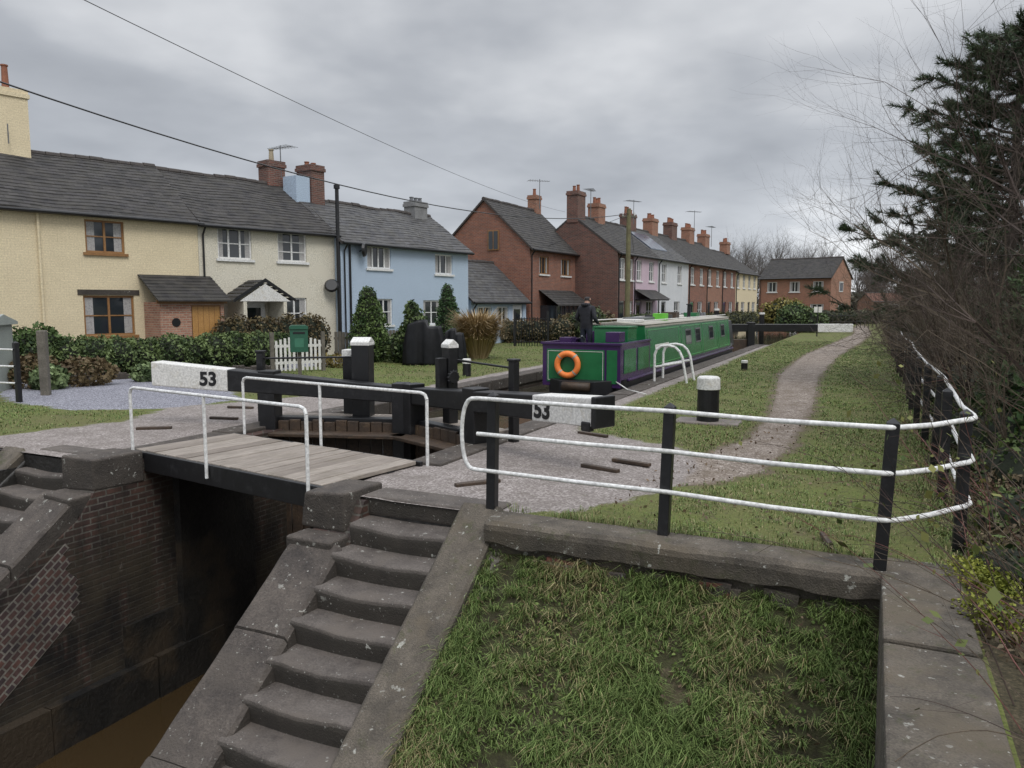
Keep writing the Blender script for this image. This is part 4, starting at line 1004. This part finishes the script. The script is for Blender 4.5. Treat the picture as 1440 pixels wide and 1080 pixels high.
def gcol(n,dead=.25,g0=(.075,.125,.032),g1=(.21,.275,.09)):
    t=rng.random((n,1)); g=np.array(g0)*(1-t)+np.array(g1)*t
    dd=np.array((.22,.18,.085))*(1-t)+np.array((.38,.33,.18))*t
    k=(rng.random((n,1))<dead) if np.isscalar(dead) else (rng.random((n,1))<dead[:,None])
    return np.where(k,dd,g)
def slope_grass(r0,r1,nt,name):
    Ps=[];Hs=[];Ls=[];As=[];De=[];Ws=[];Sh=[]
    for _ in range(nt):
        r=random.uniform(r0,r1); s=random.uniform(2.2,6.28)
        dn=noise.noise(Vector((r*1.5,s*1.5,5)))+.5*noise.noise(Vector((r*4,s*4,2)))
        if dn<-.22 and random.random()<.75: continue
        z=gz(r,s); k=random.randint(16,34); H=random.uniform(.07,.155)*(1+.6*dn); dead=max(0.03,min(.8,.14-.85*noise.noise(Vector((r*1.1+9,s*1.1,1)))))
        spread=random.uniform(.02,.05); sh=random.uniform(.7,1.2); lay=random.uniform(.1,.35)
        for _ in range(k):
            rad=random.uniform(0,spread); th=random.uniform(0,6.28)
            Ps.append((r+rad*math.cos(th),s+rad*math.sin(th),z-.01)); Hs.append(H*random.uniform(.6,1.35)); Ls.append(random.uniform(.25,1.3))
            As.append(th if random.random()>lay else -math.pi/2+random.gauss(0,.9)); De.append(dead); Ws.append(random.uniform(.0018,.0036)); Sh.append(sh)
    P=np.array(Ps); blades(name,P,np.array(Hs),np.array(Ls),np.array(Ws),gcol(len(P),np.array(De))*np.array(Sh)[:,None],nd=np.array(As))
slope_grass(-3.25,.12,6000,'slope_grass'); 
Wp=[]
for _ in range(9000):
    r=random.uniform(-3.2,.1); s=random.uniform(3,6.25)
    if noise.noise(Vector((r*1.6+4,s*1.6,8)))>-.05: Wp.append((r,s,gz(r,s)+random.uniform(.01,.05)))
Wp=np.array(Wp); t=rng.random((len(Wp),1)); V,F,CC=leafdata(Wp,.024,np.array((.06,.10,.025))*(1-t)+np.array((.18,.24,.07))*t,1.2); colmesh('clover_weeds',V,F,CC,leafm,rz=YAW)
Wp=[]
for _ in range(900):
    r=random.uniform(-3.2,.1); s=random.uniform(2.6,6.2); Wp.append((r,s,gz(r,s)+random.uniform(.02,.07)))
for _ in range(500):
    r=random.uniform(-2.5,.6); s=random.uniform(6.7,14); Wp.append((r,s,gz(r,s)+.02))
Wp=np.array(Wp); t=rng.random((len(Wp),1)); V,F,CC=leafdata(Wp,.028,np.array((.07,.045,.03))*(1-t)+np.array((.18,.13,.085))*t,1.5); colmesh('dead_leaves',V,F,CC,leafm,rz=YAW)
def lawn(name,r0,r1,s0,s1,n,h0,h1,w=.003,dead=.2):
    Ps=[];Hs=[]
    while len(Ps)<n:
        s=s0*(s1/s0)**random.random(); r=random.uniform(r0,r1)
        if void(r,s) or -5.4<r<-4.6 : continue
        m=masks(r,s); mm=max(m)
        if mm>.5 or (mm>0 and random.random()<.7): continue
        dn=noise.noise(Vector((r*1.2,s*1.2,2)))+.5*noise.noise(Vector((r*3.7,s*3.7,6)))
        if dn<-.08 and random.random()<.7: continue
        Ps.append((r,s,gz(r,s)-.005)); Hs.append(random.uniform(h0,h1)*(1+.5*dn))
    P=np.array(Ps); d=np.linalg.norm(P[:,:2],axis=1)
    blades(name,P,np.array(Hs),rng.random(n)*1.1+.2,w*np.clip(d/8,1,4)*(.7+.6*rng.random(n)),gcol(n,dead))
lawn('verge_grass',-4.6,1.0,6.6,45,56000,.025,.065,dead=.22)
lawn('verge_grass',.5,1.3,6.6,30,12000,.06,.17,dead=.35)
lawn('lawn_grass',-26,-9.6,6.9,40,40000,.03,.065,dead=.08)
Ps=[]
for _ in range(1500):
    if random.random()<.4: r=random.uniform(-3.2,.1); s=6.62+abs(random.gauss(0,.05)); z=.01
    else: r=-3.2+abs(random.gauss(0,.03)); s=random.uniform(3.2,6.3); z=gz(r,s)
    if noise.noise(Vector((r*3,s*3,4)))>-.1: Ps.append((r,s,z))
P=np.array(Ps); blades('edge_grass',P,.05+.09*rng.random(len(P)),rng.random(len(P))*1.2,np.full(len(P),.0028),gcol(len(P),.3))

# ---------------------------------------------------------------- right-hand vegetation
def pine(name,x,y,h,R,seed,nb=84,k=40,f0=.1):
    random.seed(seed); e=empty(name,(x,y,0)); mb=MB(); mb.tube((0,0,-.2),(.1,.05,h*.5),.17,.11,barkm,8); mb.tube((.1,.05,h*.5),(.05,.1,h),.11,.03,barkm,8)
    tips=[]
    for i in range(nb):
        f=f0+(1-f0-.01)*(i+random.random())/nb; z=h*f; a=i*2.4+random.uniform(-.6,.6); Rb=R*(1.08-.80*f**1.3)*random.uniform(.5,1.2)
        p=Vector((.07,.06,z)); d=Vector((math.cos(a),math.sin(a),random.uniform(-.02,.4)))
        n=6; prev=p
        for kk in range(1,n+1):
            q=p+Vector((d.x*Rb*kk/n,d.y*Rb*kk/n,d.z*Rb*kk/n+.16*(kk/n)**2*Rb)); q+=Vector([random.uniform(-.06,.06) for _ in range(3)])
            mb.tube(prev,q,.035*(1-.7*(kk-1)/n),.035*(1-.7*kk/n),barkm,5,cap=False)
            if kk>=2:
                for _ in range(4):
                    sd=(Vector((d.x,d.y,.35))+Vector([random.gauss(0,.6) for _ in range(3)])).normalized(); l=random.uniform(.15,.5); t=q+sd*l
                    mb.tube(q,t,.012,.008,barkm,3,cap=False); tips.append((q.lerp(t,.5),sd)); tips.append((t,sd))
            prev=q
        tips.append((prev,d.normalized()))
    mb.obj('trunk_and_limbs',e)
    T=np.array([t[0][:] for t in tips]); D=unit(np.array([t[1][:] for t in tips]))
    P=np.repeat(T,k,axis=0); DD=np.repeat(D,k,axis=0); n=len(P)
    P=P-DD*rng.random((n,1))*.2
    nd=unit(DD*.8+rng.normal(size=(n,3))*.6+np.array([0,0,.15])); L=.12+.08*rng.random((n,1)); w=unit(np.cross(nd,rng.normal(size=(n,3))))*.010
    V=np.stack([P-w,P+w,P+nd*L],1).reshape(-1,3); F=np.arange(3*n).reshape(n,3)
    t=np.repeat(rng.random((len(T),1)),k,axis=0)*.7+rng.random((n,1))*.3
    Cc=np.array((.016,.032,.017))*(1-t)+np.array((.075,.11,.052))*t
    colmesh('needles',V,F,np.repeat(Cc,3,axis=0),leafm,e)
pine('pine_tree',11.0,17.2,7.9,3.3,3,nb=92); pine('pine_tree',13.0,19.0,8.6,3.4,5,nb=76); pine('pine_tree',16.4,28,6.2,2.6,9,nb=50,k=30)
random.seed(21)
def bare(name,x,y,L,r,depth,m=twigm,n=1,lean=(0,0,1),kids=3,spread=.7,wob=.25,up=.08,side=3,z0=0,fall=.62):
    mb=MB()
    for _ in range(n):
        twig(mb,(x+random.uniform(-.2,.2)*(n>1),y+random.uniform(-.2,.2)*(n>1),z0),(lean[0]+random.gauss(0,.25*(n>1)),lean[1]+random.gauss(0,.25*(n>1)),lean[2]),L,r,depth,m,kids,wob,spread,up,3,side,fall)
    mb.obj(name)
bare('bare_tree',5.7,7.3,2.4,.06,4,twigdk,1,(-.18,.05,1),3,.75,fall=.66)
bare('bare_tree',8.0,10.5,2.7,.06,4,twigm,2,(-.15,.0,1),3,.7,fall=.66)
bare('bare_tree',6.9,8.6,2.9,.06,4,twigdk,1,(-.12,.0,1),3,.6,fall=.66)
for i,s in enumerate([9.5,10.5,12,13.5,15,17,19,21,23.5,26,29,33,37,42,48]):
    r=1.5+random.uniform(-.2,.5); p=C(r,s); bare('bare_shrub',p.x,p.y,1.3+random.uniform(-.1,.5),.019,3,random.choice([twigm,twigdk,twigm]),8,(-.15,0,1),3,.6,fall=.66)
def CB(r,s,z,a,b,c): p=C(r,s); return (p.x,p.y,z,a,b,c)
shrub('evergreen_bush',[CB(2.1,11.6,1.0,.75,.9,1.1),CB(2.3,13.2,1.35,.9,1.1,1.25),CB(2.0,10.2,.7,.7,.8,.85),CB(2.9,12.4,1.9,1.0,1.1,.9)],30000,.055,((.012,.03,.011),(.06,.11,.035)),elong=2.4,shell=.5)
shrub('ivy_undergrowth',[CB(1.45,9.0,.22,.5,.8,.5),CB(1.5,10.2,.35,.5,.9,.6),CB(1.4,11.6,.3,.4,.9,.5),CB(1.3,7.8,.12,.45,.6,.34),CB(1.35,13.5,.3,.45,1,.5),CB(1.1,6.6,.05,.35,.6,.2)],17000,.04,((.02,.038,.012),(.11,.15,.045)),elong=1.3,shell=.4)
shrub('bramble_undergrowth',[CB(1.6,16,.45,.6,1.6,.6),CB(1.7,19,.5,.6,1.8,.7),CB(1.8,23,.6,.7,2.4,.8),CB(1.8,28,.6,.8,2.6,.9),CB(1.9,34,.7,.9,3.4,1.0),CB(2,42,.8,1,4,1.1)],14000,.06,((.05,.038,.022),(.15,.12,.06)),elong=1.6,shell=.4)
shrub('yellow_green_moss_plant',[CB(.82,6.35,.05,.22,.4,.12),CB(.8,5.6,.02,.2,.4,.1),CB(1.0,7.0,.05,.25,.3,.12)],6000,.02,((.12,.14,.02),(.32,.33,.06)),elong=1.3,shell=.3,core=False)
shrub('dead_bracken',[CB(.95,5.2,.02,.3,.8,.12),CB(1.15,6.8,.15,.35,.8,.22),CB(1.2,8.4,.2,.3,.8,.3)],3000,.024,((.05,.035,.022),(.13,.10,.06)),elong=2.6,shell=.2,core=False)
# long arching bramble and briar stems leaning over the wall and fence
mb=MB(); random.seed(5); LP=[]
ax=Vector((CA,SA,0)); ay=Vector((-SA,CA,0))
for i in range(64):
    s0=random.uniform(3.3,8.8); r0=random.uniform(.72,1.5); p=C(r0,s0); q=Vector((p.x,p.y,0))
    d=ax*random.uniform(-.75,-.05)+ay*random.uniform(-.45,.35)+Vector((0,0,random.uniform(.6,1.2))); d.normalize()
    r=random.uniform(.0035,.0065); L=random.uniform(.07,.15); mt=(twigred,twigm,twigdk)[i%3]; droop=random.uniform(.03,.11)
    for k in range(14):
        d=(d+Vector((0,0,-droop))+Vector([random.gauss(0,.06) for _ in range(3)])).normalized(); t=q+d*L
        if t.length<1.2 or (t.xy.length<2.2): break
        mb.tube(q,t,r,r*.93,mt,4,cap=False)
        if k>2 and random.random()<.55:
            dd=(d+Vector([random.gauss(0,.5) for _ in range(3)])).normalized(); en=t+dd*random.uniform(.08,.3); mb.tube(t,en,r*.6,r*.3,mt,3,cap=False)
            if random.random()<.3: LP.append(en[:])
        if random.random()<.08: LP.append(t[:])
        q=t; r*=.93
mb.obj('bramble_stems')
LP=np.array(LP); t=rng.random((len(LP),1)); V,F,CC=leafdata(LP,.04,np.array((.05,.08,.02))*(1-t)+np.array((.17,.17,.05))*t,1.5); colmesh('bramble_leaves',V,F,CC,leafm)
mb=MB(); random.seed(9)
for i in range(46):
    y=random.uniform(105,150); k=random.uniform(.26,.62); x=k*y; h=random.uniform(4.6,6.4)*y/125*(1 if k<.42 else .8)
    twig(mb,(x,y,0),(0,0,1),h,.30,3,farTwig,4,.15,.6,.1,3,3)
for i in range(10):
    y=random.uniform(60,85); k=random.uniform(.52,.62); twig(mb,(k*y,y,0),(0,0,1),random.uniform(1.8,2.8),.07,3,farTwig,3,.15,.65,.1,3,3)
mb.obj('distant_trees')
shrub('distant_hedgerow',[(x,128+random.uniform(-6,6),1.5,5,3,random.uniform(2,3.5)) for x in range(20,100,6)]+[(x,150,1.5,6,3,3) for x in range(-60,20,9)],9000,.6,((.07,.065,.055),(.14,.13,.09)),shell=.7)

# ---------------------------------------------------------------- camera, light, sky
cam=bpy.data.cameras.new('camera'); cam.lens=26.9; cam.sensor_width=36; cam.clip_start=.05; cam.clip_end=3000
co=bpy.data.objects.new('camera',cam); scene.collection.objects.link(co); co.location=(0,0,2.05); co.rotation_euler=(math.radians(84),0,0); scene.camera=co
sun=bpy.data.lights.new('sun','SUN'); sun.energy=1.3; sun.angle=math.radians(22); sun.color=(1,.97,.93)
so=bpy.data.objects.new('sun',sun); scene.collection.objects.link(so)
el=math.radians(50); az=math.radians(150)
so.rotation_euler=(math.pi/2-el,0,math.pi-az)
w=bpy.data.worlds.new('World'); scene.world=w; w.use_nodes=True; nt=w.node_tree; bg=nt.nodes['Background']; bg.inputs[1].default_value=.1
sky=N(nt,'ShaderNodeTexSky',sky_type='NISHITA'); sky.sun_disc=False; sky.sun_elevation=el; sky.sun_rotation=az
tc=N(nt,'ShaderNodeTexCoord'); sp=N(nt,'ShaderNodeSeparateXYZ'); nt.links.new(tc.outputs['Generated'],sp.inputs[0])
zz=math_(nt,'ADD',math_(nt,'MAXIMUM',sp.outputs[2],0.0),.22)
cb=N(nt,'ShaderNodeCombineXYZ'); nt.links.new(math_(nt,'DIVIDE',sp.outputs[0],zz),cb.inputs[0]); nt.links.new(math_(nt,'DIVIDE',sp.outputs[1],zz),cb.inputs[1]); cb.inputs[2].default_value=.3
n1=noi(nt,cb.outputs[0],.75,5,.5); n2=noi(nt,cb.outputs[0],2.4,5,.5)
cl=math_(nt,'ADD',math_(nt,'MULTIPLY',n1,.78),math_(nt,'MULTIPLY',n2,.22))
cc=ramp(nt,cl,[(.36,(.31,.327,.36)),(.5,(.47,.49,.525)),(.61,(.72,.735,.76))])
hr=N(nt,'ShaderNodeMapRange'); nt.links.new(sp.outputs[2],hr.inputs[0]); hr.inputs[1].default_value=.38; hr.inputs[2].default_value=1; hr.inputs[3].default_value=10; hr.inputs[4].default_value=42
hb=N(nt,'ShaderNodeMapRange'); nt.links.new(sp.outputs[2],hb.inputs[0]); hb.inputs[1].default_value=0; hb.inputs[2].default_value=.24; hb.inputs[3].default_value=1.55; hb.inputs[4].default_value=1.0
sc=math_(nt,'MULTIPLY',hr.outputs[0],hb.outputs[0])
vm=N(nt,'ShaderNodeVectorMath',operation='SCALE'); nt.links.new(cc,vm.inputs[0]); nt.links.new(sc,vm.inputs['Scale'])
nt.links.new(mix(nt,.93,sky.outputs[0],vm.outputs[0]),bg.inputs[0])
scene.view_settings.view_transform='Standard'; scene.view_settings.look='None'; scene.view_settings.exposure=0
